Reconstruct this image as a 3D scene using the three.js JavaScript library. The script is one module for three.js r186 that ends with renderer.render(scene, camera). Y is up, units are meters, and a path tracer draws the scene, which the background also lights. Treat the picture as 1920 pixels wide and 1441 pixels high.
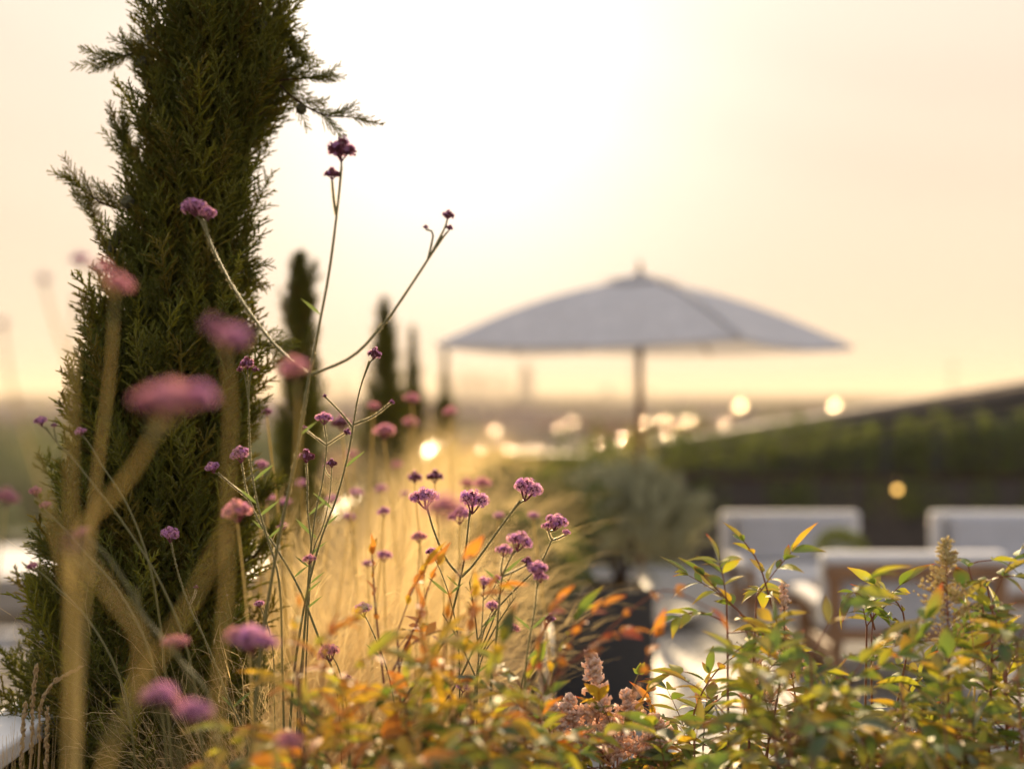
import * as THREE from 'three';
import { RoundedBoxGeometry } from 'three/addons/geometries/RoundedBoxGeometry.js';
import { mergeGeometries } from 'three/addons/utils/BufferGeometryUtils.js';

// ------------------------------------------------------------------ camera, sky, sun, exposure
const scene = new THREE.Scene();
const EYE = 1.6, FOCAL = 2667;                                  // eye height over the terrace floor; focal length for a 1920 px wide frame
const camera = new THREE.PerspectiveCamera(30.24, 4 / 3, 0.05, 9000);
camera.position.set(0, EYE, 0);
camera.rotation.x = Math.atan(21.5 / FOCAL);
camera.focus = 2.42;
const LENS_OPENING = 0.034;
camera.userData.fStop = (camera.getFocalLength() / 1000) / LENS_OPENING;

const renderer = new THREE.WebGLRenderer();
renderer.toneMapping = THREE.LinearToneMapping;
renderer.toneMappingExposure = 3.15;
renderer.shadowMap.enabled = true;

const SUN_EL = 13 * Math.PI / 180, SUN_AZ = -2.3 * Math.PI / 180;
const sunDir = new THREE.Vector3(Math.sin(SUN_AZ) * Math.cos(SUN_EL), Math.sin(SUN_EL), -Math.cos(SUN_AZ) * Math.cos(SUN_EL));
const sun = new THREE.DirectionalLight(new THREE.Color().setRGB(1, 0.74, 0.44), 5);
sun.position.copy(sunDir).multiplyScalar(60); sun.target.position.set(0, 1, -6);
sun.castShadow = true; sun.shadow.radius = 2; sun.shadow.mapSize.set(4096, 4096);
Object.assign(sun.shadow.camera, { left: -14, right: 14, top: 14, bottom: -14, near: 1, far: 140 });
scene.add(sun, sun.target);

{ // one clear evening sky: warm haze along the horizon, glow round the sun, dusky blue on the other side
  const W = 1024, H = 512, data = new Float32Array(W * H * 4), v = new THREE.Vector3();
  const mix = (a, b, t) => a.map((x, k) => x + (b[k] - x) * t), sm = (a, b, x) => { x = Math.min(1, Math.max(0, (x - a) / (b - a))); return x * x * (3 - 2 * x); };
  for (let j = 0; j < H; j++) for (let i = 0; i < W; i++) {
    const el = ((j + 0.5) / H - 0.5) * Math.PI, az = ((i + 0.5) / W - 0.5) * 2 * Math.PI;
    v.set(Math.cos(el) * Math.cos(az), Math.sin(el), Math.cos(el) * Math.sin(az));
    const c = v.dot(sunDir), ang = Math.acos(Math.min(1, Math.max(-1, c))) * 180 / Math.PI, e = Math.max(0, el) * 180 / Math.PI;
    const toward = sm(-0.55, 0.95, c);
    const low = mix([0.34, 0.325, 0.33], [0.368, 0.29, 0.214], toward), high = mix([0.29, 0.29, 0.315], [0.385, 0.334, 0.285], toward);
    let col = mix(low, high, sm(1, 26, e));
    col = mix(col, [0.24, 0.26, 0.31], sm(25, 80, e) * 0.8);
    // thin streaks of high cloud
    const n = Math.sin(az * 7.3 + 2.1 * Math.sin(el * 21 + az * 3)) * Math.sin(el * 60 + az * 9 + Math.sin(az * 13)) * sm(2, 10, e);
    const glow = 0.25 * Math.exp(-((ang / 8.5) ** 2)) + 0.05 * Math.exp(-ang / 15);
    for (let k = 0; k < 3; k++) data[(j * W + i) * 4 + k] = 0.83 * (col[k] * (1 + 0.03 * n) + glow * [1, 0.97, 0.94][k]);
    data[(j * W + i) * 4 + 3] = 1;
  }
  const sky = new THREE.DataTexture(data, W, H, THREE.RGBAFormat, THREE.FloatType);
  sky.mapping = THREE.EquirectangularReflectionMapping; sky.magFilter = THREE.LinearFilter; sky.needsUpdate = true;
  scene.background = sky; scene.environment = sky;
}

scene.fog = new THREE.FogExp2(rgb0(1, 0.86, 0.66), 0.00032);
function rgb0(a, b, c) { return new THREE.Color().setRGB(a, b, c); }

// ------------------------------------------------------------------ helpers
let seedState = 7;
const seed = (s) => { seedState = s >>> 0; };
function rnd() { seedState = (seedState + 0x6D2B79F5) >>> 0; let t = seedState; t = Math.imul(t ^ (t >>> 15), t | 1); t ^= t + Math.imul(t ^ (t >>> 7), t | 61); return ((t ^ (t >>> 14)) >>> 0) / 4294967296; }
const rr = (a, b) => a + (b - a) * rnd(), pick = (a) => a[Math.floor(rnd() * a.length)];
const V = (x, y, z) => new THREE.Vector3(x, y, z);
const at = (px, py, d) => V((px - 960) / FOCAL * d, EYE + (742 - py) / FOCAL * d, -d);   // a spot d metres away
const mm = (px, d) => px / FOCAL * d;
const UPV = V(0, 1, 0);
const names = {};
function numbered(n) { const k = names[n] = (names[n] ?? -1) + 1; return k ? n + '_' + String(k).padStart(3, '0') : n; }
function tag(o, label, category, group) { o.userData.label = label; o.userData.category = category; if (group) o.userData.group = group; return o; }
function thing(name, label, category, p = V(0, 0, 0), group) { const o = new THREE.Group(); o.name = numbered(name); o.position.copy(p); scene.add(o); return tag(o, label, category, group); }
function part(name, geo, mat, parent, p) { const m = new THREE.Mesh(geo, mat); m.name = name; m.castShadow = m.receiveShadow = true; if (p) m.position.copy(p); parent.add(m); return m; }
function struct(name, geo, mat, p) { const m = part(name, geo, mat, scene, p); m.userData.kind = 'structure'; return m; }
function copies(name, geo, mat, matrices, parent, colors) {
  const m = new THREE.InstancedMesh(geo, mat, matrices.length); m.name = name; m.castShadow = m.receiveShadow = true; m.userData.kind = 'stuff';
  matrices.forEach((x, i) => { m.setMatrixAt(i, x); if (colors) m.setColorAt(i, colors[i]); }); parent.add(m); return m;
}
const rgb = (r, g, b) => new THREE.Color().setRGB(r, g, b);
const std = (c, roughness = 0.8, extra = {}) => new THREE.MeshStandardMaterial({ color: c, roughness, ...extra });
const thin = (c, transmission = 0.5, extra = {}) => new THREE.MeshPhysicalMaterial({ color: c, roughness: 0.9, transmission, thickness: 0, side: THREE.DoubleSide, specularIntensity: 0.5, ...extra });

class Build {                                                       // collects triangles for one mesh
  constructor() { this.p = []; this.n = []; this.c = []; this.i = []; this.col = null; }
  get count() { return this.p.length / 3; }
  vert(v, n) { this.p.push(v.x, v.y, v.z); this.n.push(n.x, n.y, n.z); if (this.col) this.c.push(...this.col); return this.p.length / 3 - 1; }
  tri(a, b, c) { this.i.push(a, b, c); }
  flat(a, b, c) { const n = b.clone().sub(a).cross(c.clone().sub(a)).normalize(); this.tri(this.vert(a, n), this.vert(b, n), this.vert(c, n)); }
  tube(pts, r0, r1, sides = 5, rf) {
    const N = pts.length; let prev = null, x = V(1, 0, 0); const t = V(0, 0, 0);
    for (let k = 0; k < N; k++) {
      t.copy(pts[Math.min(N - 1, k + 1)]).sub(pts[Math.max(0, k - 1)]).normalize();
      if (k === 0) x = Math.abs(t.y) < 0.9 ? V(0, 1, 0).cross(t).normalize() : V(1, 0, 0).cross(t).normalize();
      x.addScaledVector(t, -x.dot(t)).normalize();
      const y = t.clone().cross(x), r = rf ? rf(k / (N - 1)) : r0 + (r1 - r0) * k / (N - 1), ring = [];
      for (let s = 0; s < sides; s++) { const a = s / sides * 2 * Math.PI, n = x.clone().multiplyScalar(Math.cos(a)).addScaledVector(y, Math.sin(a)); ring.push(this.vert(pts[k].clone().addScaledVector(n, r), n)); }
      if (prev) for (let s = 0; s < sides; s++) { const q = (s + 1) % sides; this.tri(prev[s], prev[q], ring[s]); this.tri(prev[q], ring[q], ring[s]); }
      prev = ring;
    }
    return this;
  }
  ribbon(pts, w, side) {                                             // a flat blade that narrows to its tip
    let prev = null; const N = pts.length;
    for (let k = 0; k < N; k++) {
      const t = pts[Math.min(N - 1, k + 1)].clone().sub(pts[Math.max(0, k - 1)]).normalize(), s = side.clone().addScaledVector(t, -side.dot(t)).normalize(), n = s.clone().cross(t), h = w / 2 * (1 - 0.85 * k / (N - 1));
      const a = this.vert(pts[k].clone().addScaledVector(s, -h), n), b = this.vert(pts[k].clone().addScaledVector(s, h), n);
      if (prev) { this.tri(prev[0], prev[1], a); this.tri(prev[1], b, a); }
      prev = [a, b];
    }
    return this;
  }
  bud(c, dir, r, l) {                                                // a small pointed bud, eight faces
    const u = Math.abs(dir.y) < 0.9 ? V(0, 1, 0).cross(dir).normalize() : V(1, 0, 0).cross(dir).normalize(), w = dir.clone().cross(u);
    const ids = [this.vert(c.clone().addScaledVector(dir, l), dir), this.vert(c.clone().addScaledVector(dir, -l), dir.clone().negate())];
    const ring = [u, w, u.clone().negate(), w.clone().negate()].map((n) => this.vert(c.clone().addScaledVector(n, r), n));
    for (let k = 0; k < 4; k++) { this.tri(ring[k], ring[(k + 1) % 4], ids[0]); this.tri(ring[(k + 1) % 4], ring[k], ids[1]); }
    return this;
  }
  geo() {
    const g = new THREE.BufferGeometry(); g.setAttribute('position', new THREE.Float32BufferAttribute(this.p, 3)); g.setAttribute('normal', new THREE.Float32BufferAttribute(this.n, 3));
    if (this.c.length) g.setAttribute('color', new THREE.Float32BufferAttribute(this.c, 3));
    g.setIndex(this.i); return g;
  }
}
const curve = (pts, n) => pts.length < 3 ? [pts[0], ...Array.from({ length: n }, (_, k) => pts[0].clone().lerp(pts[1], (k + 1) / n))] : new THREE.CatmullRomCurve3(pts, false, 'centripetal').getPoints(n);
const basis = (p, dir, nrm, s) => {                                  // matrix: y along dir, z near nrm
  const y = dir.clone().normalize(), x = y.clone().cross(nrm); if (x.lengthSq() < 1e-6) x.set(1, 0, 0); x.normalize(); const z = x.clone().cross(y);
  return new THREE.Matrix4().makeBasis(x, y, z).scale(typeof s === 'number' ? V(s, s, s) : s).setPosition(p);
};
const randDir = () => { const z = rr(-1, 1), a = rr(0, 6.283), s = Math.sqrt(1 - z * z); return V(s * Math.cos(a), z, s * Math.sin(a)); };

// procedural textures (matter only: speckle, grain, weave)
function texture(size, f, srgb = true) {
  const d = new Uint8Array(size * size * 4);
  for (let y = 0; y < size; y++) for (let x = 0; x < size; x++) { const c = f(x / size, y / size); for (let k = 0; k < 3; k++) d[(y * size + x) * 4 + k] = Math.max(0, Math.min(255, c[k] * 255)); d[(y * size + x) * 4 + 3] = 255; }
  const t = new THREE.DataTexture(d, size, size); t.wrapS = t.wrapT = THREE.RepeatWrapping; t.magFilter = THREE.LinearFilter; if (srgb) t.colorSpace = THREE.SRGBColorSpace; t.needsUpdate = true; return t;
}
const lattice = (() => { seed(99); const a = new Float32Array(64 * 64); for (let i = 0; i < a.length; i++) a[i] = rnd(); return a; })();
function vnoise(u, v, n) { const x = u * n, y = v * n, xi = Math.floor(x), yi = Math.floor(y), fx = x - xi, fy = y - yi, m = Math.min(n, 64), g = (i, j) => lattice[(((j % m) + m) % m) * 64 + (((i % m) + m) % m)], s = (t) => t * t * (3 - 2 * t);
  return (g(xi, yi) * (1 - s(fx)) + g(xi + 1, yi) * s(fx)) * (1 - s(fy)) + (g(xi, yi + 1) * (1 - s(fx)) + g(xi + 1, yi + 1) * s(fx)) * s(fy); }
const fbm = (u, v, n) => 0.5 * vnoise(u, v, n) + 0.3 * vnoise(u, v, n * 2) + 0.2 * vnoise(u, v, n * 4);
const stoneTex = texture(256, (u, v) => { const k = 0.72 + 0.22 * fbm(u, v, 8) + 0.08 * (vnoise(u, v, 64) - 0.5); return [k, k * 0.985, k * 0.96]; });
const woodTex = texture(256, (u, v) => { const k = 0.62 + 0.3 * vnoise(u + 0.04 * vnoise(u, v, 4), v * 0.12, 32) + 0.1 * vnoise(u, v * 0.25, 64); return [k, k * 0.93, k * 0.84]; });
const weaveTex = texture(128, (u, v) => { const k = 0.86 + 0.07 * Math.sin(u * 64 * 6.283) * Math.sin(v * 64 * 6.283) + 0.08 * vnoise(u, v, 16); return [k, k, k]; });
const soilTex = texture(256, (u, v) => { const k = 0.35 + 0.5 * fbm(u, v, 16) + 0.2 * (vnoise(u, v, 64) - 0.5); return [k, k * 0.85, k * 0.7]; });
const landTex = texture(256, (u, v) => { const k = fbm(u, v, 8), q = vnoise(u, v, 32); return [0.36 + 0.2 * k + 0.1 * q, 0.4 + 0.12 * k, 0.26 + 0.12 * q]; });
const tiled = (t, x, y) => { const c = t.clone(); c.repeat.set(x, y); c.needsUpdate = true; return c; };

// materials
const M = {
  paver: [std(rgb(0.52, 0.51, 0.49), 0.62, { map: stoneTex }), std(rgb(0.47, 0.465, 0.45), 0.66, { map: stoneTex }), std(rgb(0.56, 0.55, 0.52), 0.6, { map: stoneTex })],
  joint: std(rgb(0.16, 0.155, 0.15), 0.95),
  soil: std(rgb(0.12, 0.08, 0.055), 1, { map: soilTex }),
  concrete: std(rgb(0.4, 0.39, 0.37), 0.85, { map: tiled(stoneTex, 3, 3) }),
  darkPanel: std(rgb(0.075, 0.063, 0.055), 0.8, { map: tiled(stoneTex, 2, 2) }),
  darkMetal: std(rgb(0.05, 0.05, 0.052), 0.45, { metalness: 0.4 }),
  slate: std(rgb(0.07, 0.065, 0.065), 0.55, { map: tiled(stoneTex, 3, 3) }),
  railCap: std(rgb(0.78, 0.77, 0.74), 0.42),
  steel: std(rgb(0.55, 0.54, 0.52), 0.35, { metalness: 0.9 }),
  coping: new THREE.MeshPhysicalMaterial({ color: rgb(0.2, 0.17, 0.145), roughness: 0.85, specularIntensity: 0.4 }),
  canvas: new THREE.MeshPhysicalMaterial({ color: rgb(0.76, 0.745, 0.75), roughness: 1, transmission: 0.2, thickness: 0, side: THREE.DoubleSide, map: weaveTex, specularIntensity: 0.2 }),
  poleWood: std(rgb(0.27, 0.15, 0.075), 0.55, { map: woodTex }),
  teak: std(rgb(0.36, 0.22, 0.12), 0.6, { map: woodTex }),
  fabric: std(rgb(0.78, 0.77, 0.76), 0.95, { map: weaveTex }),
  greyFabric: std(rgb(0.5, 0.5, 0.52), 0.95, { map: weaveTex }),
  stoneBase: std(rgb(0.6, 0.59, 0.56), 0.7, { map: stoneTex }),
  bark: std(rgb(0.13, 0.085, 0.055), 0.95, { map: woodTex }),
  cypress: thin(rgb(0.235, 0.235, 0.025), 0.5, { specularIntensity: 0.2 }),  // foliage colour lifted to stand in for veiling glare
  cone: std(rgb(0.075, 0.07, 0.03), 0.85),
  stem: new THREE.MeshPhysicalMaterial({ color: rgb(0.13, 0.12, 0.035), roughness: 0.42, sheen: 0.6, sheenColor: rgb(0.9, 0.66, 0.3), sheenRoughness: 0.3 }),
  hair: thin(rgb(0.92, 0.8, 0.52), 0.5),
  petal: thin(rgb(0.72, 0.36, 0.6), 0.6, { vertexColors: true }),
  petalBacklit: thin(rgb(0.76, 0.36, 0.46), 0.6, { vertexColors: true }),  // pink of backlit heads put into the petal colour
  calyx: thin(rgb(0.24, 0.065, 0.1), 0.45),
  leaf: thin(rgb(1, 1, 1), 0.5, { vertexColors: true, roughness: 0.85, specularIntensity: 0.8 }),
  cane: std(rgb(0.2, 0.075, 0.04), 0.7),
  sunlitCane: thin(rgb(0.6, 0.48, 0.18), 0.4),  // sunlit glow of translucent stems put into the colour
  berry: thin(rgb(0.86, 0.66, 0.54), 0.4),
  yellowBud: thin(rgb(0.68, 0.57, 0.26), 0.45),
  grass: thin(rgb(0.78, 0.6, 0.29), 0.5),
  dryGrass: thin(rgb(0.56, 0.4, 0.18), 0.45),
  silver: thin(rgb(0.4, 0.39, 0.23), 0.35),
  foliage: thin(rgb(0.13, 0.155, 0.035), 0.4),
  darkFoliage: thin(rgb(0.075, 0.09, 0.025), 0.35),
  ochreFoliage: thin(rgb(0.3, 0.27, 0.06), 0.45),
  brick: new THREE.MeshPhysicalMaterial({ color: rgb(0.24, 0.15, 0.1), roughness: 1, specularIntensity: 0 }), render: new THREE.MeshPhysicalMaterial({ color: rgb(0.3, 0.26, 0.21), roughness: 1, specularIntensity: 0 }),
  asphalt: std(rgb(0.055, 0.055, 0.058), 0.9),
  land: new THREE.MeshPhysicalMaterial({ specularIntensity: 0, roughness: 1, color: rgb(0.22, 0.2, 0.16), map: tiled(landTex, 60, 60) }),
  hill: new THREE.MeshPhysicalMaterial({ specularIntensity: 0, roughness: 1, color: rgb(0.1, 0.11, 0.07) }),
  city: new THREE.MeshPhysicalMaterial({ specularIntensity: 0, roughness: 1, color: rgb(1, 1, 1) }),
  tower: std(rgb(0.3, 0.28, 0.27), 0.6),
  goldCap: new THREE.MeshPhysicalMaterial({ color: rgb(0.5, 0.4, 0.22), roughness: 0.75, specularIntensity: 0.3 }),
  glintMetal: std(rgb(0.72, 0.48, 0.24), 0.31, { metalness: 0.9 }),  // warm metal of the added sun-glint reflectors
};

// ------------------------------------------------------------------ the setting
const SOIL = 0.5, GROUND = -14;
struct('ground', new THREE.CircleGeometry(7000, 96).rotateX(-Math.PI / 2), M.land, V(0, GROUND, 0));
struct('roof_slab', new THREE.BoxGeometry(16.2, 13.9, 22.4), M.concrete, V(7.0, -7.015, -9.7));
{ // terrace of square pavers, each with its own edges
  const floor = struct('terrace_floor', new THREE.BoxGeometry(13.6, 0.02, 19), M.joint, V(6.3, -0.035, -8.2));
  const g = [new RoundedBoxGeometry(0.592, 0.03, 0.592, 1, 0.004), new RoundedBoxGeometry(0.592, 0.03, 0.592, 1, 0.004)];
  seed(5);
  let n = 0;
  for (let z = -5.4; z > -14.6; z -= 0.6) for (let x = -0.3; x < 5.5; x += 0.6) {
    if (Math.abs(x) > 0.42 * -z + 0.4 || (x < 0.2 && z < -9)) continue;
    const t = part(n ? 'paver_' + String(n).padStart(3, '0') : 'paver', g[n & 1], pick(M.paver), floor, V(x - 6.3, 0.025 + rr(-0.0015, 0.0015), z + 8.2)); n++;
    t.rotation.y = Math.floor(rr(0, 4)) * Math.PI / 2;
  }
}
struct('planting_bed', (() => { // earth heaped between the parapet and the terrace, a little uneven
  const g = new THREE.PlaneGeometry(1.25, 21, 24, 210).rotateX(-Math.PI / 2), p = g.attributes.position;
  for (let i = 0; i < p.count; i++) p.setY(i, 0.04 * (fbm(p.getX(i) * 0.3 + 9, p.getZ(i) * 0.06 + 9, 24) - 0.5));
  g.computeVertexNormals(); return g; })(), M.soil, V(-0.475, SOIL, -9));
struct('planting_bed_001', new THREE.PlaneGeometry(1.6, 4.4).rotateX(-Math.PI / 2), M.soil, V(0.951, SOIL - 0.004, -0.9));
struct('bed_wall_001', new THREE.BoxGeometry(1.6, 0.46, 4.4), M.darkPanel, V(0.952, 0.228, -0.9));
struct('bed_wall', new THREE.BoxGeometry(1.25, 0.46, 21.02), M.darkPanel, V(-0.475, 0.232, -9));
struct('parapet_wall', new THREE.BoxGeometry(0.2, 1.0, 24), M.darkPanel, V(-1.03, 0.42, -9));

// parapet with its pale flat handrail
{
  const t = thing('handrail', 'long pale flat handrail running along the parapet behind the cypresses', 'handrail', V(-0.9, 0.92, -9));
  part('rail', new RoundedBoxGeometry(0.115, 0.035, 24, 2, 0.008), M.railCap, t, V(0, 0.078, 0));
  for (let k = 0; k < 12; k++) part('post', new THREE.CylinderGeometry(0.012, 0.012, 0.066, 8), M.darkMetal, t, V(-0.03, 0.03, 11 - k * 2));
}

// ------------------------------------------------------------------ far city, hills, street below (left)
{
  seed(21);
  const hill = (name, x, z, w, h, dp) => { const g = new THREE.SphereGeometry(1, 48, 16, 0, Math.PI * 2, 0, Math.PI / 2), p = g.attributes.position; for (let i = 0; i < p.count; i++) { const k = 1 + 0.2 * (fbm(p.getX(i) * 0.5 + 3 + x * 0.001, p.getZ(i) * 0.5 + 3, 12) - 0.5); p.setXYZ(i, p.getX(i) * w, p.getY(i) * h * k, p.getZ(i) * dp); } g.computeVertexNormals(); struct(name, g, M.hill, V(x, GROUND - 1, z)); };
  hill('hills', -950, -2500, 900, 20, 300);
  hill('hills_001', 250, -3000, 1500, 19, 300);
  hill('hills_002', 1500, -2700, 1000, 21, 300);
  // roofs and blocks that run together in the haze
  const box = new THREE.BoxGeometry(1, 1, 1).translate(0, 0.5, 0), m = [], c = [];
  for (let k = 0; k < 2600; k++) {
    const d = 190 + 2300 * Math.pow(rnd(), 1.35), x = rr(-0.42, 0.42) * d * 1.15, h = rr(4, 10) + (rnd() < 0.08 ? rr(2, 7) : 0);
    if (d < 420 && x < -0.08 * d) continue;
    m.push(new THREE.Matrix4().makeRotationY(rr(0, 3)).scale(V(rr(8, 22), Math.min(h, 13.5), rr(8, 18))).setPosition(x, GROUND, -d));
    const w = rr(0.12, 0.42); c.push(rgb(w, w * rr(0.72, 0.92), w * rr(0.55, 0.8)));
  }
  const city = copies('city_roofs', box, M.city, m, scene, c); tag(city, 'blurred mass of city roofs reaching to the horizon', 'city');
  const lf = new THREE.IcosahedronGeometry(1, 1), tm = [], tc = [];
  for (let k = 0; k < 9000; k++) {
    const d = 150 + 2200 * Math.pow(rnd(), 1.5), x = rr(-0.42, 0.42) * d * 1.15, s = rr(1.6, 3.6);
    tm.push(new THREE.Matrix4().makeRotationFromEuler(new THREE.Euler(rr(0, 3), rr(0, 3), 0)).scale(V(s, s * rr(0.8, 1.2), s)).setPosition(x, GROUND + rr(1, 6.5), -d));
    const g = rr(0.6, 1.3); tc.push(rgb(0.1 * g, 0.11 * g, 0.04 * g));
  }
  const wood = copies('city_trees', lf, M.city, tm, scene, tc); tag(wood, 'far mass of treetops between the city roofs', 'trees');

  // towers that stand out of the haze
  const tower = (label, px, top, w, d, steps) => {
    const b = at(px, 742, d); b.y = GROUND; const H = EYE + (742 - top) / FOCAL * d - GROUND, W = mm(w, d), t = thing('tower', label, 'tower', b, 'towers on the horizon');
    let y = 0; for (const [f, hw] of steps) { const h = H * f - y, bx = part('tower_block', new THREE.BoxGeometry(W * hw, h, W * hw * 0.9), M.tower, t, V(0, y + h / 2, 0));
      const n = Math.max(2, Math.round(h / 12)); for (let k = 0; k < n; k++) part('floor_band', new THREE.BoxGeometry(W * hw * 1.012, h / n * 0.3, W * hw * 0.912), M.darkMetal, bx, V(0, -h / 2 + (k + 0.6) * h / n, 0)); y = H * f; }
    return t;
  };
  tower('tall dark tower standing alone on the horizon left of the parasol pole', 986, 680, 26, 1500, [[0.62, 1], [0.97, 0.78], [1, 0.4]]);
  tower('small stepped tower on the horizon just left of the parasol pole', 1139, 722, 16, 2300, [[0.8, 1], [0.94, 0.6], [1, 0.2]]);
  const cl = [[862, 706, 12], [874, 690, 10], [890, 700, 12], [905, 698, 14], [922, 708, 10], [938, 696, 10], [953, 712, 14], [610, 716, 12], [640, 704, 10], [1215, 731, 14], [655, 728, 16]];
  const lab = ['leftmost hazy tower of the skyline cluster, beside the farthest cypress', 'tallest pale tower of the hazy skyline cluster', 'third tower from the left in the hazy skyline cluster', 'broad hazy tower in the middle of the skyline cluster', 'low hazy tower right of the middle of the skyline cluster', 'slim tower second from the right in the skyline cluster', 'rightmost low block of the hazy skyline cluster', 'faint tower seen right of the second cypress', 'slim faint tower between the second and third cypress', 'low faint block on the horizon right of the parasol pole', 'low broad block beside the third cypress on the horizon'];
  cl.forEach(([x, y, w], k) => tower(lab[k], x, y, w, 2600 + 40 * k, [[0.85, 1], [1, 0.7]]));
  const mast = thing('radio_mast', 'thin radio mast above the sloping roof at the right', 'mast', V(at(1787, 742, 1800).x, GROUND, -1800));
  part('mast_pole', new THREE.CylinderGeometry(0.8, 2.6, 68, 6), M.tower, mast, V(0, 34, 0)); part('mast_platform', new THREE.CylinderGeometry(3.4, 3.4, 4, 10), M.tower, mast, V(0, 52, 0));

  // added tilted reflectors on house blocks, aimed to bounce the low sun into view
  const gl = [[1163, 820, 1.0], [1172, 824, 0.6], [1255, 812, 0.9], [1284, 812, 0.9], [1266, 815, 0.5], [954, 842, 0.8], [1048, 800, 0.5], [1076, 790, 0.45], [1246, 786, 0.6], [1292, 787, 0.7], [1388, 761, 0.9], [1565, 761, 0.8], [928, 806, 0.6], [905, 838, 0.6], [1125, 830, 0.6], [1210, 792, 0.6], [985, 833, 0.4], [1360, 792, 0.5], [1460, 792, 0.5], [748, 838, 0.8], [1005, 836, 0.4]];
  gl.forEach(([x, y, s], k) => {
    const d = 2.6 * FOCAL / (y - 742), p = at(x, y, d), half = p.clone().negate().add(V(0, EYE, 0)).normalize().add(sunDir).normalize();
    const t = thing('glint_reflector', 'small added reflector making a sun glint among the far roofs', 'window', V(p.x, p.y, p.z), 'added sun glint reflectors in the city');
    const q = new THREE.Quaternion().setFromUnitVectors(UPV, half), w = mm(5 * s, d);
    const post = part('kerb', new THREE.BoxGeometry(w * 1.5, 0.2, w * 2.2), M.darkMetal, t, V(0, -0.16, 0)); post.quaternion.copy(q);
    const glint_plate = part('glint_plate', new RoundedBoxGeometry(w * 0.6, 0.05, w * 1.7, 2, 0.01), M.glintMetal, t); glint_plate.quaternion.copy(q);
    const h = p.y - GROUND - 0.3; part('house_wall', new THREE.BoxGeometry(4.5 + k % 4, h, 7), k % 2 ? M.brick : M.render, t, V((k % 3) - 1, -0.3 - h / 2, -1.5));
  });
}
{ // street below, on the left
  const road = struct('street', new THREE.PlaneGeometry(60, 26).rotateX(-Math.PI / 2), M.asphalt, V(-26, GROUND + 0.02, -84));
  const lane = std(rgb(0.7, 0.69, 0.66), 0.8);
  for (let k = 0; k < 14; k++) part('bay_line', new THREE.BoxGeometry(0.14, 0.006, 5), lane, road, V(-18 + k * 2.9, 0.008, 1));
  const block = thing('flat_roofed_building', 'pale flat-roofed building beyond the parked cars on the left', 'building', V(-37, GROUND, -112));
  part('wall', new THREE.BoxGeometry(34, 2.4, 20), M.concrete, block, V(0, 1.2, 0));
  part('roof', new THREE.BoxGeometry(34.6, 0.3, 20.6), std(rgb(0.42, 0.43, 0.46), 0.7), block, V(0, 2.56, 0));
  for (let k = 0; k < 5; k++) part('roof_vent', new RoundedBoxGeometry(1.6, 0.9, 1.6, 2, 0.1), M.steel, block, V(-10 + k * 5, 3.15, (k % 2) * 6 - 3));
  const hedge = thing('clipped_hedge', 'broad clipped hedge with a sunlit green top left of the big cypress', 'hedge', V(-44, GROUND, -134));
  seed(31); const hm = []; const q = leafShape();
  for (let k = 0; k < 5000; k++) hm.push(basis(V(rr(-20, 20), rr(0, 3.3), rr(-3, 5)), randDir(), randDir(), rr(0.5, 0.9)));
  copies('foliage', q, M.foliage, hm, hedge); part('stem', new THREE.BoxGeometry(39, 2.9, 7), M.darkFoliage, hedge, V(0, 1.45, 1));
  const paints = [[0.03, 0.05, 0.12], [0.25, 0.03, 0.03], [0.3, 0.31, 0.33], [0.04, 0.04, 0.045], [0.6, 0.6, 0.58], [0.08, 0.12, 0.2], [0.05, 0.05, 0.05]], word = ['dark blue', 'red', 'silver', 'black', 'white', 'slate blue', 'charcoal'];
  paints.forEach((c, k) => {
    const t = thing('parked_car', word[k] + ' car parked in the street below the parapet', 'car', V(-36 + k * 2.9, GROUND + 0.03, -84.5 - (k % 2) * 0.4), 'cars parked in the street below');
    const s = new THREE.Shape(); [[-2.1, 0.3], [-2.1, 0.75], [-1.9, 0.92], [-0.9, 1.0], [-0.35, 1.42], [1.1, 1.44], [1.75, 1.02], [2.1, 0.95], [2.15, 0.3]].forEach(([x, y], i) => i ? s.lineTo(x, y) : s.moveTo(x, y));
    const body = new THREE.ExtrudeGeometry(s, { depth: 1.55, bevelEnabled: true, bevelSize: 0.08, bevelThickness: 0.1, bevelSegments: 2 }).translate(0, 0, -0.775).rotateY(Math.PI / 2);
    part('body', body, new THREE.MeshPhysicalMaterial({ color: rgb(...c), roughness: 0.35, clearcoat: 1, clearcoatRoughness: 0.08 }), t);
    const glass = std(rgb(0.03, 0.035, 0.04), 0.08);
    part('windscreen', new THREE.BoxGeometry(1.3, 0.02, 0.62), glass, t, V(0, 1.3, 0.66)).rotation.x = 0.66; part('rear_window', new THREE.BoxGeometry(1.3, 0.02, 0.7), glass, t, V(0, 1.29, -1.5)).rotation.x = -0.57;
    for (const sx of [-1, 1]) { part('side_window', new THREE.BoxGeometry(0.02, 0.3, 1.6), glass, t, V(sx * 0.885, 1.16, -0.4)); for (const z of [-1.35, 1.3]) { const w = part('wheel', new THREE.CylinderGeometry(0.31, 0.31, 0.2, 18).rotateZ(Math.PI / 2), M.asphalt, t, V(sx * 0.8, 0.31, z)); part('rim', new THREE.CylinderGeometry(0.19, 0.19, 0.21, 12).rotateZ(Math.PI / 2), M.steel, w); } }
  });
  // ribbed lower roof just outside the parapet
  const low = thing('ribbed_roof', 'dark ribbed metal roof below the handrail at the left', 'roof', V(-12.2, -3.2, -19));
  part('roof_sheet', new THREE.BoxGeometry(14, 0.2, 14), M.slate, low);
  for (let k = 0; k < 18; k++) part('rib', new THREE.BoxGeometry(13.9, 0.05, 0.06), M.coping, low, V(0, 0.125, -6.4 + k * 0.76));
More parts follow.
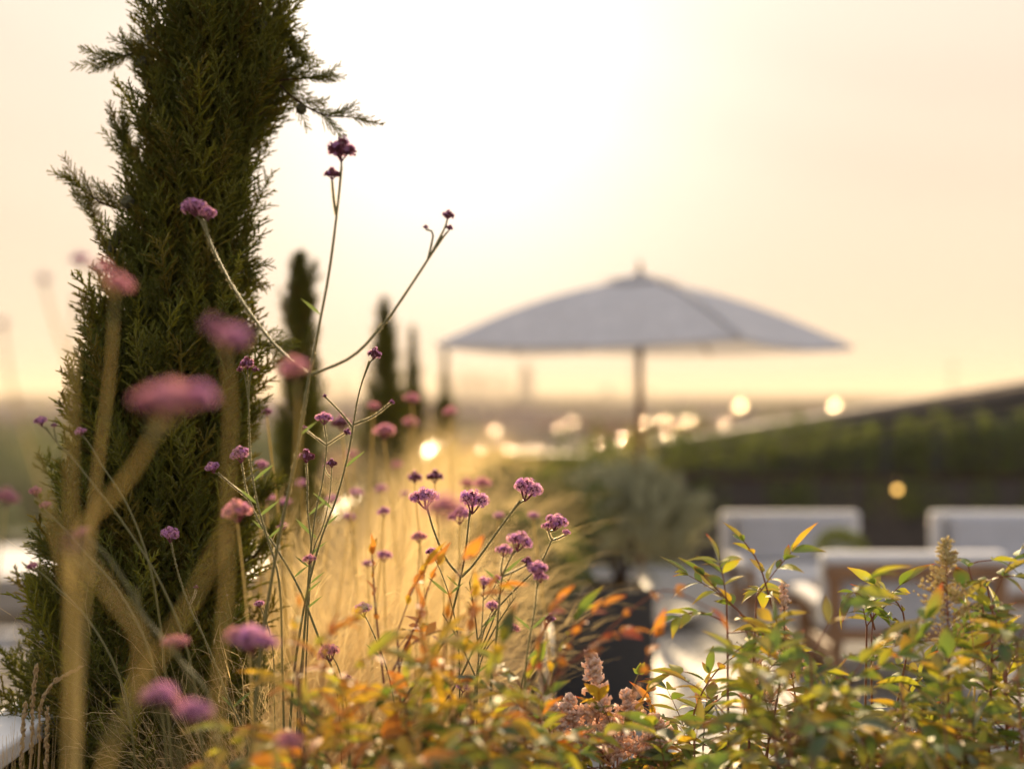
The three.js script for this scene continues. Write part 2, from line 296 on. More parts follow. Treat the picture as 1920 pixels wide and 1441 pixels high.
  part('wall', new THREE.BoxGeometry(13.6, 10.6, 13.6), M.concrete, low, V(0, -5.42, 0));
}
// trees in the middle distance beyond the parapet
function leafShape() { const g = new Build(); const a = V(0, 0, 0), l = V(-0.22, 0.5, 0.06), r = V(0.22, 0.5, 0.06), t = V(0, 1, -0.12), c = V(0, 0.5, 0); g.flat(a, c, l); g.flat(a, r, c); g.flat(l, c, t); g.flat(c, r, t); return g.geo(); }
const LEAF = leafShape();
{
  const row = [[20, 170, 9, 'round dark tree at the far left below the horizon'], [95, 210, 10, 'tall bushy tree just left of the big cypress below the horizon'], [455, 190, 8, 'dark tree in the gap right of the big cypress'], [505, 240, 9, 'pale green tree just left of the second cypress'], [640, 260, 8.5, 'bushy tree between the second and third cypress'], [885, 230, 9.5, 'olive tree right of the farthest cypress below the skyline'], [-60, 190, 10, 'dark tree cut by the left edge of the picture'], [1290, 420, 11.5, 'dark rounded tree on the horizon right of the parasol pole']];
  row.forEach(([px, d, h, label], k) => {
    seed(300 + k); const t = thing('street_tree', label, 'tree', V(at(px, 742, d).x, GROUND, -d), 'trees beyond the parapet');
    const b = new Build(); b.tube(curve([V(0, 0, 0), V(0.1, h * 0.3, 0), V(-0.1, h * 0.7, 0.1)], 8), 0.25, 0.1, 7);
    for (let q = 0; q < 6; q++) { const a = q * 1.05; b.tube(curve([V(0, h * (0.3 + q * 0.05), 0), V(Math.cos(a) * h * 0.15, h * 0.55, Math.sin(a) * h * 0.15), V(Math.cos(a) * h * 0.28, h * 0.75, Math.sin(a) * h * 0.28)], 6), 0.1, 0.03, 5); }
    part('trunk', b.geo(), M.bark, t);
    const m = [], cl = Array.from({ length: 22 }, () => { const q = randDir(); return V(q.x * h * 0.36, h * 0.68 + q.y * h * 0.28, q.z * h * 0.36); });
    for (let q = 0; q < 1500; q++) { const o = randDir().multiplyScalar(h * 0.15 * Math.cbrt(rnd())).add(pick(cl)); m.push(basis(o, randDir(), randDir(), rr(0.4, 0.75))); }
    copies('crown', LEAF, k % 2 ? M.foliage : M.darkFoliage, m, t);
  });
}

// ------------------------------------------------------------------ back of the terrace: wall, sloping roof edge, planter, hedge
const BACK = 13.4;
{
  const t = thing('hedge_planter', 'long dark planter wall along the back of the terrace under the hedge', 'planter', V(0, 0, -BACK));
  for (let k = 0; k < 8; k++) part('wall_panel', new RoundedBoxGeometry(0.796, 0.8, 0.5, 2, 0.008), M.darkPanel, t, V(1.0 + k * 0.8, 0.4, -0.25));
  part('planter_soil', new THREE.BoxGeometry(6.3, 0.04, 0.44), M.soil, t, V(3.8, 0.822, -0.25));
  // wall behind the hedge that climbs to the right under a sloping metal edge
  const w = thing('sloping_wall', 'dark wall with a sloping metal edge rising to the right behind the hedge', 'wall', V(0, 0, -15));
  const X = (px) => (px - 960) / FOCAL * 15, Y = (py) => EYE + (742 - py) / FOCAL * 15, top = (px) => Y(840 - 120 * (px - 1190) / 730);
  const xs = [1060, 1210, 1360, 1510, 1660, 1810, 1960, 2110, 2260];
  for (let k = 0; k < 8; k++) {
    const s = new THREE.Shape(); const a = X(xs[k]) + 0.003, b = X(xs[k + 1]) - 0.003; s.moveTo(a, 0); s.lineTo(b, 0); s.lineTo(b, top(xs[k + 1]) - 0.02); s.lineTo(a, top(xs[k]) - 0.02);
    part('wall_panel', new THREE.ExtrudeGeometry(s, { depth: 0.2, bevelEnabled: false }), M.slate, w);
  }
  const a = V(X(1060), top(1060), 0), b = V(X(2260), top(2260), 0), len = a.distanceTo(b), ang = Math.atan2(b.y - a.y, b.x - a.x), mid = a.clone().lerp(b, 0.5);
  for (const [dy, dz, h, dp, mt] of [[0.02, 0.06, 0.035, 0.5, M.coping], [-0.05, 0.265, 0.05, 0.1, M.coping], [-0.115, 0.245, 0.05, 0.06, M.darkMetal], [-0.17, 0.235, 0.035, 0.05, M.coping]]) part('edge_strip', new RoundedBoxGeometry(len, h, dp, 2, 0.006), mt, w, V(mid.x, mid.y + dy, dz)).rotation.z = ang;
  const lp = thing('low_parapet', 'low parapet with a shining pale top beyond the bed, left of the silver bush', 'wall', V(0.42, 0, -14.6));
  part('wall', new THREE.BoxGeometry(0.8, 0.985, 0.2), M.darkPanel, lp, V(0, 0.4925, 0)); part('cap', new RoundedBoxGeometry(0.84, 0.03, 0.34, 2, 0.008), M.goldCap, lp, V(0, 1.0005, 0));
  // hedge of many leafy shoots
  seed(41); const h = thing('terrace_hedge', 'leafy green hedge growing along the dark planter at the back of the terrace', 'hedge', V(0, 0.84, -BACK - 0.25));
  const m = [], stems = new Build();
  for (let k = 0; k < 190; k++) {
    const x = rr(0.72, 6.7), hh = (0.2 + 0.05 * x + 0.12 * fbm(x * 0.2, 0.3, 16)) * rr(0.85, 1.3) + (rnd() < 0.12 ? 0.1 : 0), z = rr(-0.2, 0.24), lx = rr(-0.08, 0.08), lz = rr(-0.05, 0.12);
    stems.tube([V(x, -0.02, z), V(x + lx * 0.5, hh * 0.5, z + lz * 0.3), V(x + lx, hh, z + lz)], 0.006, 0.002, 3);
    for (let q = 0; q < 34; q++) { const t2 = Math.pow(rnd(), 0.8), p = V(x + lx * t2 + rr(-0.06, 0.06), hh * t2 - rr(0, 0.12) * (rnd() < 0.3 ? 1 : 0), z + lz * t2 + rr(-0.05, 0.06)); m.push(basis(p, randDir().add(V(0, 0.5, 0.2)), randDir().add(V(0, 0.6, 0)), rr(0.045, 0.085))); }
    if (rnd() < 0.25) for (let q = 0; q < 26; q++) m.push(basis(V(x + rr(-0.1, 0.1), -rr(0, 0.35), 0.27 + rr(0, 0.05)), randDir().add(V(0, -0.8, 0.3)), V(0, 0.4, 1), rr(0.04, 0.07)));   // hanging over the planter edge
  }
  copies('foliage', LEAF, M.foliage, m, h); part('stem', stems.geo(), M.bark, h);
  // lit garden lamp in the hedge
  const p = at(1682, 913, BACK - 0.22), l = thing('garden_lamp', 'small warm glowing lamp in front of the dark planter wall at the right', 'lamp', V(p.x, 0.62, p.z));
  part('bracket', new THREE.CylinderGeometry(0.008, 0.008, 0.16, 8).rotateX(Math.PI / 2), M.darkMetal, l, V(0, p.y - 0.62, -0.09));
  const hd = part('lamp_hood', new THREE.CylinderGeometry(0.028, 0.034, 0.1, 14, 1, true), M.darkMetal, l, V(0, p.y - 0.62 + 0.02, 0)); hd.rotation.set(0.5, 0, 0.3);
  part('bulb', new THREE.SphereGeometry(0.03, 14, 10), std(rgb(1, 0.7, 0.3), 0.5, { emissive: rgb(1, 0.55, 0.12), emissiveIntensity: 1.3 }), l, V(0, p.y - 0.62 - 0.02, 0.01));
  const pl = new THREE.PointLight(rgb(1, 0.65, 0.3), 0.02); pl.position.set(p.x, p.y - 0.02, p.z + 0.01); pl.castShadow = true; scene.add(pl);
}

// ------------------------------------------------------------------ parasol
{
  const D = 10, b = V(at(1200, 742, D).x, 0, -D), t = thing('parasol', 'large square parasol with pale grey canopy on a wooden pole', 'parasol', b);
  const rim = 0.362 + EYE, peak = EYE + mm(742 - 520, D), A = V(1.49, 0, 0.28 * -1), B = V(0.42, 0, 1.3), C0 = V(0.075, 0, 0);
  const corner = [A, B, A.clone().negate(), B.clone().negate()].map((v) => v.clone().add(C0).setY(rim));
  const apex = V(0, peak, 0), hip = (c, s) => { const p = apex.clone().lerp(c, s); p.y += 0.062 * Math.sin(Math.PI * Math.pow(s, 0.95)); return p; };
  for (let k = 0; k < 4; k++) {                                      // four canopy panels between the hips
    const c0 = corner[k], c1 = corner[(k + 1) % 4], g = new Build(), N = 16, ids = [];
    for (let i = 0; i <= N; i++) { ids.push([]); for (let j = 0; j <= N; j++) { const s = i / N, u = j / N, p = hip(c0, s).lerp(hip(c1, s), u); p.y -= 0.035 * s * Math.sin(Math.PI * u) + 0.004 * s * Math.sin(u * 19 + k) * Math.sin(s * 9); ids[i].push(g.vert(p, UPV)); } }
    for (let i = 0; i < N; i++) for (let j = 0; j < N; j++) { g.tri(ids[i][j], ids[i + 1][j], ids[i + 1][j + 1]); if (i) g.tri(ids[i][j], ids[i + 1][j + 1], ids[i][j + 1]); }
    const geo = g.geo(); geo.deleteAttribute('normal'); geo.computeVertexNormals(); const uv = []; for (let q = 0; q < g.count; q++) uv.push(g.p[q * 3] * 2, g.p[q * 3 + 2] * 2); geo.setAttribute('uv', new THREE.Float32BufferAttribute(uv, 2));
    const pan = part('canopy_panel', geo, M.canvas, t);
    const hem = new Build(); for (let j = 0; j < N; j++) { const f = (u) => { const p = hip(c0, 1).lerp(hip(c1, 1), u); p.y -= 0.035 * Math.sin(Math.PI * u); return p; }; const p = f(j / N), q = f((j + 1) / N), d = V(0, -0.028, 0); hem.flat(p, q, q.clone().add(d)); hem.flat(p, q.clone().add(d), p.clone().add(d)); }
    part('hem', hem.geo(), M.canvas, pan);
  }
  for (let k = 0; k < 8; k++) { const c = k % 2 ? corner[(k - 1) / 2].clone().lerp(corner[((k + 1) / 2) % 4], 0.5) : corner[k / 2], q = []; for (let s = 0.03; s <= 1.0001; s += 0.097) q.push((k % 2 ? hip(corner[(k - 1) / 2], s).lerp(hip(corner[((k + 1) / 2) % 4], s), 0.5).add(V(0, -0.035 * s, 0)) : hip(c, s)).add(V(0, -0.022, 0)));
    part('rib', new Build().tube(q, 0.011, 0.008, 6).geo(), M.poleWood, t);
    part('strut', new Build().tube([V(0, peak - 0.4, 0), q[6]], 0.009, 0.009, 6).geo(), M.poleWood, t); }
  // vent cap
  const cap = new Build(), cs = corner.map((c) => { const p = hip(c, 0.2); p.y += 0.028; return p; }), ct = apex.clone().add(V(0, 0.03, 0));
  for (let k = 0; k < 4; k++) { const a = cs[k], c = cs[(k + 1) % 4], m = a.clone().lerp(c, 0.5).add(V(0, -0.012, 0)); cap.flat(ct, a, m); cap.flat(ct, m, c); }
  part('vent_cap', cap.geo(), M.canvas, t);
  part('hem_seam', (() => { const g = new Build(); const q = []; for (let s = 0.25; s <= 1; s += 0.075) q.push(hip(corner[1], s).add(V(0, 0.006, 0))); return g.tube(q, 0.012, 0.012, 6).geo(); })(), M.greyFabric, t);
  part('finial', new THREE.LatheGeometry([[0, 0.1], [0.01, 0.09], [0.016, 0.07], [0.01, 0.05], [0.02, 0.03], [0.03, 0], [0, 0]].map(([x, y]) => new THREE.Vector2(x, y)), 14), M.poleWood, t, V(0, peak + 0.025, 0));
  part('pole', new THREE.CylinderGeometry(0.024, 0.026, peak - 0.1, 18), M.poleWood, t, V(0, (peak - 0.1) / 2 + 0.1, 0));
  part('runner', new THREE.CylinderGeometry(0.045, 0.045, 0.09, 16), M.poleWood, t, V(0, peak - 0.4, 0));
  part('cord', new Build().tube(curve([V(-0.02, peak - 0.42, 0.03), V(-0.055, 1.8, 0.035), V(-0.05, 1.62, 0.035), V(-0.03, 1.5, 0.03)], 12), 0.005, 0.005, 5).geo(), M.fabric, t);
  const base = part('base', new THREE.LatheGeometry([[0, 0.05], [0.41, 0.05], [0.42, 0.06], [0.42, 0.09], [0.41, 0.1], [0.06, 0.105], [0.055, 0.12], [0, 0.12]].map(([x, y]) => new THREE.Vector2(x, y)), 48), M.stoneBase, t);
  for (let k = 0; k < 4; k++) part('caster', new THREE.CylinderGeometry(0.03, 0.03, 0.05, 12), M.darkMetal, base, V(0.3 * Math.cos(k * 1.57 + 0.6), 0.026, 0.3 * Math.sin(k * 1.57 + 0.6)));
  part('pole_sleeve', new THREE.CylinderGeometry(0.034, 0.034, 0.3, 16), M.steel, t, V(0, 0.25, 0));
}

// ------------------------------------------------------------------ lounge furniture
function loungeChair(p, turn, label) {
  const t = thing('lounge_chair', label, 'armchair', p, 'lounge chairs on the terrace'); t.rotation.y = turn;      // faces +z
  const W = 0.97, box = (n, w, h, d, x, y, z, mt, r = 0.012) => part(n, new RoundedBoxGeometry(w, h, d, 3, r), mt, t, V(x, y, z));
  for (const sx of [-1, 1]) { for (const z of [0.02, 0.72]) box('leg', 0.055, z ? 0.34 : 0.6, 0.055, sx * (W / 2 - 0.09), z ? 0.17 : 0.3, z, M.teak, 0.006); box('side_rail', 0.05, 0.09, 0.64, sx * (W / 2 - 0.09), 0.25, 0.37, M.teak, 0.006); box('armrest', 0.1, 0.06, 0.7, sx * (W / 2 - 0.05), 0.5, 0.42, M.fabric, 0.025); box('arm_post', 0.05, 0.14, 0.05, sx * (W / 2 - 0.09), 0.41, 0.72, M.teak, 0.006); box('back_border', 0.085, 0.36, 0.12, sx * (W / 2 - 0.0425), 0.56, 0, M.fabric, 0.03); }
  box('front_rail', W - 0.24, 0.09, 0.045, 0, 0.26, 0.72, M.teak, 0.006);
  box('back_top', W, 0.07, 0.14, 0, 0.755, 0, M.fabric, 0.032);
  box('rear_panel', W - 0.17, 0.33, 0.02, 0, 0.555, -0.05, M.greyFabric, 0.006);
  box('back_frame', W - 0.02, 0.07, 0.05, 0, 0.69, -0.075, M.teak, 0.006); box('back_frame', W - 0.02, 0.06, 0.05, 0, 0.37, -0.075, M.teak, 0.006);
  for (const sx of [-1, 1]) box('back_frame', 0.07, 0.25, 0.05, sx * (W / 2 - 0.06), 0.527, -0.075, M.teak, 0.006);
  const c = box('back_cushion', W - 0.18, 0.33, 0.15, 0, 0.6, 0.1, M.greyFabric, 0.055); c.rotation.x = -0.16;
  box('seat_cushion', W - 0.2, 0.15, 0.66, 0, 0.375, 0.43, M.fabric, 0.05);
  return t;
}
loungeChair(V(at(1481, 742, 10).x, 0, -10), 0, 'pale lounge chair behind the potted plant, left of the two facing us');
loungeChair(V(at(1874, 742, 10).x, 0, -10), 0, 'pale lounge chair facing us at the right edge of the picture');
loungeChair(V(at(1712, 742, 7.4).x, 0, -7.4), Math.PI, 'lounge chair with its wood framed back turned to us behind the shrubs');
{
  const t = thing('coffee_table', 'low wooden table between the lounge chairs', 'table', V(2.3, 0, -8.55));
  for (let k = 0; k < 6; k++) part('slat', new RoundedBoxGeometry(1.1, 0.03, 0.094, 2, 0.005), M.teak, t, V(0, 0.425, -0.25 + k * 0.1));
  for (const x of [-0.5, 0.5]) for (const z of [-0.24, 0.24]) part('leg', new RoundedBoxGeometry(0.06, 0.405, 0.06, 2, 0.006), M.teak, t, V(x, 0.203, z));
  for (const z of [-0.24, 0.24]) part('rail', new RoundedBoxGeometry(0.93, 0.06, 0.03, 2, 0.005), M.teak, t, V(0, 0.375, z));
  const q = thing('table_plant', 'small bushy green plant in a dark pot on the low table', 'plant', V(at(1577, 742, 8.6).x, 0.44, -8.6));
  part('pot', new THREE.LatheGeometry([[0, 0], [0.05, 0], [0.065, 0.1], [0.07, 0.105], [0.06, 0.11], [0, 0.1]].map(([x, y]) => new THREE.Vector2(x, y)), 24), M.darkMetal, q);
  seed(77); const m = []; for (let k = 0; k < 900; k++) { const d = randDir(); d.y = Math.abs(d.y) * 0.9 + 0.1; m.push(basis(V(0, 0.2, 0).add(d.clone().multiplyScalar(0.15 * Math.cbrt(rr(0.2, 1)))), d.add(randDir().multiplyScalar(0.6)), randDir(), rr(0.02, 0.04))); }
  copies('foliage', LEAF, M.foliage, m, q);
}

// ------------------------------------------------------------------ tall box planter with the silver bush, and shrubs of the bed
{
  const D = 7.0, cx = at(1132, 742, D).x, t = thing('box_planter', 'tall dark square planter under the round silvery bush', 'planter', V(cx, 0, -D - 0.25));
  for (const [x, z, w, d] of [[0, 0.235, 0.5, 0.03], [0, -0.235, 0.5, 0.03], [0.235, 0, 0.03, 0.44], [-0.235, 0, 0.03, 0.44]]) part('side_panel', new RoundedBoxGeometry(w, 0.64, d, 2, 0.006), M.darkMetal, t, V(x, 0.322, z));
  part('planter_soil', new THREE.BoxGeometry(0.44, 0.03, 0.44), M.soil, t, V(0, 0.6, 0));
  const bush = thing('silver_bush', 'round silvery green bush growing in the tall dark planter', 'bush', V(cx + 0.1, 0.615, -D - 0.25));
  seed(51); const sp = new Build();                                  // a wispy shoot with narrow leaves
  sp.tube([V(0, 0, 0), V(0.01, 0.5, 0), V(0, 1, 0.02)], 0.012, 0.004, 3);
  for (let k = 0; k < 34; k++) { const y = 0.1 + 0.9 * k / 34, a = k * 2.4, d = V(Math.cos(a), 0.9, Math.sin(a)).normalize(), p = V(0.005, y, 0); sp.ribbon([p, p.clone().addScaledVector(d, 0.09), p.clone().addScaledVector(d, 0.17).add(V(0, 0.015, 0))], 0.035, V(-Math.sin(a), 0, Math.cos(a))); }
  const m = [], st = new Build();
  for (let k = 0; k < 1100; k++) {
    const d = randDir(); if (d.y < -0.55) d.y *= -1; const r = Math.cbrt(rr(0.15, 1)) * (0.9 + 0.25 * fbm(d.x + 2, d.y + d.z + 2, 6)), lump = d.clone().multiply(V(0.29, 0.26, 0.29)).multiplyScalar(r).add(V(0, 0.27, 0));
    m.push(basis(lump, d.clone().add(V(0, 0.75, 0)).add(randDir().multiplyScalar(0.45)), randDir(), rr(0.1, 0.19)));
  }
  for (let k = 0; k < 26; k++) { const a = rr(-0.6, 0.6), e = rr(0.1, 0.9); m.push(basis(V(0.25 * Math.cos(a), 0.18 + 0.25 * e, 0.2 * Math.sin(a)), V(1, rr(0.1, 0.9), rr(-0.4, 0.4)), randDir(), rr(0.18, 0.27))); }
  copies('foliage', sp.geo(), M.silver, m, bush);
  for (let k = 0; k < 7; k++) { const a = k * 0.9; st.tube(curve([V(0, 0, 0), V(0.05 * Math.cos(a), 0.12, 0.05 * Math.sin(a)), V(0.18 * Math.cos(a), 0.36, 0.18 * Math.sin(a))], 6), 0.016, 0.005, 6); }
  part('stem', st.geo(), M.bark, bush);
}
function shrub(px, d, w, h, top, mat, label, n = 700, leafL = 0.045) {
  const t = thing('bed_shrub', label, 'shrub', V(at(px, 742, d).x, SOIL - 0.01, -d), 'shrubs at the back of the bed'), b = new Build(), m = [];
  const H = EYE + (742 - top) / FOCAL * d - SOIL, cl = Array.from({ length: 12 }, () => V(rr(-0.7, 0.7) * w, H - h * rr(0.12, 0.85), rr(-0.4, 0.4) * w));
  for (const c of cl) { b.tube(curve([V(0, 0, 0), V(c.x * 0.3, H * 0.4, c.z * 0.3), c], 6), 0.009, 0.003, 4); }
  for (let k = 0; k < n; k++) { const o = randDir().multiplyScalar(h * 0.32 * Math.cbrt(rnd())); m.push(basis(o.add(pick(cl)), randDir().add(V(0, 0.5, 0)), randDir().add(V(0, 0.5, 0)), leafL * rr(0.7, 1.3))); }
  part('stem', b.geo(), M.bark, t); copies('foliage', LEAF, mat, m, t); return t;
}
seed(61);
shrub(900, 8.6, 0.28, 0.4, 850, M.ochreFoliage, 'olive shrub below the farthest cypress, behind the feather grass', 800);
shrub(985, 9.4, 0.32, 0.42, 842, M.ochreFoliage, 'sunlit yellow green shrub left of the silver bush', 900);
shrub(1075, 9.0, 0.34, 0.45, 832, M.foliage, 'dark green shrub just behind the left side of the silver bush', 1000);
shrub(960, 6.4, 0.26, 0.42, 880, M.darkFoliage, 'dark low shrub in front of the sunlit yellow green one', 2200);
shrub(1040, 6.0, 0.2, 0.4, 900, M.foliage, 'green shrub between the purple flowers and the tall planter', 2000);
shrub(920, 4.6, 0.16, 0.36, 975, M.darkFoliage, 'dark olive shrub behind the fork of the three-branched verbena', 2000, 0.035);
shrub(1000, 4.9, 0.16, 0.36, 990, M.foliage, 'olive green shrub behind the triple pale purple head', 2000, 0.035);
shrub(690, 6.6, 0.18, 0.5, 900, M.darkFoliage, 'dark shrub at the foot of the third cypress', 600);
shrub(1150, 11.4, 0.4, 0.4, 815, M.ochreFoliage, 'pale green shrub beside the lower part of the parasol pole', 900);

// ------------------------------------------------------------------ cypresses
const SPRAY = [0, 1, 2, 3].map((k) => {                              // scale-leaved spray, one unit long
  seed(80 + k); const b = new Build();
  const axis = curve([V(0, 0, 0), V(rr(-0.03, 0.03), 0.5, rr(-0.03, 0.03)), V(rr(-0.09, 0.09), 1, rr(-0.06, 0.06))], 4); b.tube(axis, 0.016, 0.007, 3);
  for (let i = 0; i < 15; i++) {
    const y = 0.08 + 0.86 * i / 15, a = i * 2.4 + rr(-0.4, 0.4), L = (0.36 - 0.22 * y) * rr(0.7, 1.2), flat = V(Math.cos(a), 0, Math.sin(a) * 0.6).normalize(), dir = flat.clone().multiplyScalar(0.62).add(V(0, 0.8, 0)).normalize(), p = V(0, y, 0), e = p.clone().addScaledVector(dir, L).add(V(0, L * 0.12, 0));
    b.tube([p, p.clone().addScaledVector(dir, L * 0.5), e], 0.013, 0.006, 3);
    for (let j = 0; j < 5; j++) { const s = 0.25 + 0.15 * j, q = p.clone().lerp(e, s), side = V(-flat.z, 0, flat.x).multiplyScalar(j % 2 ? 1 : -1), d2 = dir.clone().add(side.multiplyScalar(0.75)).add(randDir().multiplyScalar(0.25)).normalize(), l2 = L * 0.36 * rr(0.7, 1.3); b.tube([q, q.clone().addScaledVector(d2, l2)], 0.012, 0.005, 3); }
  }
  return b.geo();
});
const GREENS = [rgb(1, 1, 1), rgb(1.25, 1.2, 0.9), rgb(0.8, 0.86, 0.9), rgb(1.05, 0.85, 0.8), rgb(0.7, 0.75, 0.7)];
function cypress(d, axisPx, n, sprayLen, label, limbs = [], cones = []) {
  // axisPx: [y px, centre px, half width px]; the foot follows the last entry down to the soil
  const foot = at(axisPx[axisPx.length - 1][1], 742, d).setY(SOIL - 0.02), t = thing('cypress_tree', label, 'tree', foot, 'cypresses in a row along the parapet');
  const pts = axisPx.map(([y, x, w]) => ({ p: at(x, y, d).sub(foot), w: mm(w, d) })), axis = new THREE.CatmullRomCurve3([...pts.map((q) => q.p)].reverse());
  const samp = (u) => { const f = u * (pts.length - 1), i = Math.min(pts.length - 2, Math.floor(f)), k = f - i; return { p: pts[i].p.clone().lerp(pts[i + 1].p, k), w: pts[i].w + (pts[i + 1].w - pts[i].w) * k }; };
  const tr = [V(pts[pts.length - 1].p.x, 0, 0), ...axis.getPoints(14)];
  part('trunk', new Build().tube(tr, pts[pts.length - 1].w * 0.2, 0.004, 8).geo(), M.bark, t);
  const geos = SPRAY, lists = [[], [], [], []], cols = [[], [], [], []], limb = new Build();
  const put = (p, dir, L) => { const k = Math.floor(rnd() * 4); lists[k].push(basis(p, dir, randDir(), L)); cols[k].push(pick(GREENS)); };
  const wMax = Math.max(...pts.map((q) => q.w)) * 0.7, total = pts[0].p.y - pts[pts.length - 1].p.y;
  for (let k = 0; k < n; k++) {
    const u = Math.pow(rnd(), 0.8), s = samp(u), a = rr(0, 6.283); if (u < 0.62 && fbm(a * 0.16 + 5, u * 2.2 + 5, 18) < 0.43) continue;
    const lump = 0.5 + 1.0 * fbm(Math.cos(a) * 0.5 + 3 + u * 1.7, Math.sin(a) * 0.5 + u * 5.5 + 3, 7), r = s.w * lump * Math.sqrt(rr(0.12, 1)), o = V(Math.cos(a), 0, Math.sin(a));
    const L = sprayLen * rr(0.4, 1.35) * (0.4 + 0.6 * Math.min(1, s.w / wMax)), dir = o.clone().multiplyScalar(rr(0.1, 0.5) * (0.4 + r / s.w)).add(V(0, 1, 0)).add(randDir().multiplyScalar(0.16));
    put(s.p.clone().addScaledVector(o, Math.max(0, r - L * 0.16)).add(V(0, -L * 0.5, 0)), dir, L);
  }
  for (const l of limbs) {                                          // loose boughs that leave the column
    const q = curve(l.map(([x, y, dd]) => at(x, y, d + (dd ?? 0)).sub(foot)), 16); limb.tube(q, 0.0035, 0.0012, 5);
    for (let k = 3; k < q.length; k++) for (let j = 0; j < 2; j++) { if (k % 2 && j) continue; const tg = q[k].clone().sub(q[k - 1]).normalize(); put(q[k].clone().lerp(q[k - 1], rnd()), tg.multiplyScalar(1.1).add(randDir().multiplyScalar(0.6)).add(V(0, 0.25, 0)), sprayLen * rr(0.25, 0.5)); }
  }
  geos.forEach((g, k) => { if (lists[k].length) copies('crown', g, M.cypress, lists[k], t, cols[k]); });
  if (limbs.length) part('limb', limb.geo(), M.bark, t);
  for (const [x, y, dd] of cones) { const c = part('cone', CONE, M.cone, t, at(x, y, d + dd).sub(foot)); c.rotation.set(rr(0, 3), rr(0, 3), 0); c.scale.setScalar(rr(0.9, 1.15)); }
  return t;
}
const CONE = (() => { // woody cone: shield scales divided by grooves
  const g = new THREE.IcosahedronGeometry(0.0115, 3), p = g.attributes.position, v = V(0, 0, 0), s = [[0, 1, 0], [0, -1, 0]]; for (let k = 0; k < 5; k++) { const a = k * 1.2566; s.push([Math.cos(a) * 0.89, 0.45, Math.sin(a) * 0.89], [Math.cos(a + 0.63) * 0.89, -0.45, Math.sin(a + 0.63) * 0.89]); }
  const c = s.map((q) => V(...q)); for (let i = 0; i < p.count; i++) { v.fromBufferAttribute(p, i); const n = v.clone().normalize(), ds = c.map((q) => q.dot(n)).sort((a, b) => b - a), gap = Math.min(1, (ds[0] - ds[1]) * 6); v.multiplyScalar(0.84 + 0.16 * gap + (ds[0] > 0.985 ? 0.1 : 0)); p.setXYZ(i, v.x, v.y, v.z); }
  g.computeVertexNormals(); return g; })();
seed(101);
cypress(2.72, [[-640, 470, 14], [-420, 452, 60], [-200, 430, 92], [0, 405, 108], [150, 390, 108], [300, 370, 104], [450, 345, 108], [600, 322, 116], [750, 305, 128], [900, 295, 146], [1050, 280, 160], [1200, 268, 170], [1330, 262, 178], [1441, 256, 182], [1640, 250, 150], [1790, 246, 60]], 4600, 0.15,
  'tall leaning cypress filling the left of the picture',
  [[[300, 190, 0.05], [275, 100], [240, 100], [200, 116]], [[440, 120], [500, 140], [560, 190], [610, 215], [655, 218]], [[450, 180], [520, 150], [600, 145]], [[300, 460], [240, 400], [190, 380], [150, 352]], [[280, 520], [215, 480], [170, 400]], [[400, 660], [440, 640], [500, 648]], [[470, 30], [520, 60], [550, 95]], [[440, 240], [500, 200], [510, 150]], [[280, 330], [245, 290], [225, 255]], [[400, 560], [440, 500], [455, 520]], [[200, 1130], [120, 1050], [95, 1035]], [[180, 1150], [110, 1110], [80, 1100]], [[210, 800], [170, 740], [165, 700]], [[200, 850], [165, 790], [150, 755]], [[400, 1050], [470, 960], [490, 930]], [[410, 1120], [470, 1050], [500, 1015]], [[400, 900], [450, 830], [470, 790]], [[250, 700], [200, 640], [185, 600]], [[200, 1260], [110, 1200], [75, 1130]], [[160, 1400], [90, 1330], [55, 1345]]],
  [[265, 116, -0.03], [283, 64, -0.04], [280, 156, -0.05], [272, 202, -0.05], [487, 41, -0.06], [564, 203, 0], [238, 378, -0.08], [214, 456, -0.03], [206, 470, -0.02], [222, 440, -0.03], [255, 372, -0.04]]);
const gaps = (top, x, w, bottom) => [[top, x, 2], [top + 45, x + 1, w * 0.26], [top + 110, x + 1, w * 0.52], [(top + bottom) / 2, x, w], [bottom - 60, x - 1, w * 1.1], [bottom, x - 1, w * 0.8]];
cypress(4.8, gaps(478, 562, 38, 1290), 2300, 0.11, 'slim cypress second from the left, behind the tall purple flower stem', [[[560, 640], [535, 600], [530, 560]], [[562, 560], [585, 530], [590, 500]]]);
cypress(8.1, gaps(560, 720, 37, 1080), 2300, 0.13, 'third cypress from the left, between two thinner ones', []);
cypress(10.9, gaps(612, 773, 25, 1000), 1900, 0.12, 'fourth cypress from the left, close beside the third', []);
cypress(17.3, gaps(640, 833, 19, 905), 1500, 0.13, 'farthest and smallest cypress, under the left tip of the parasol', []);

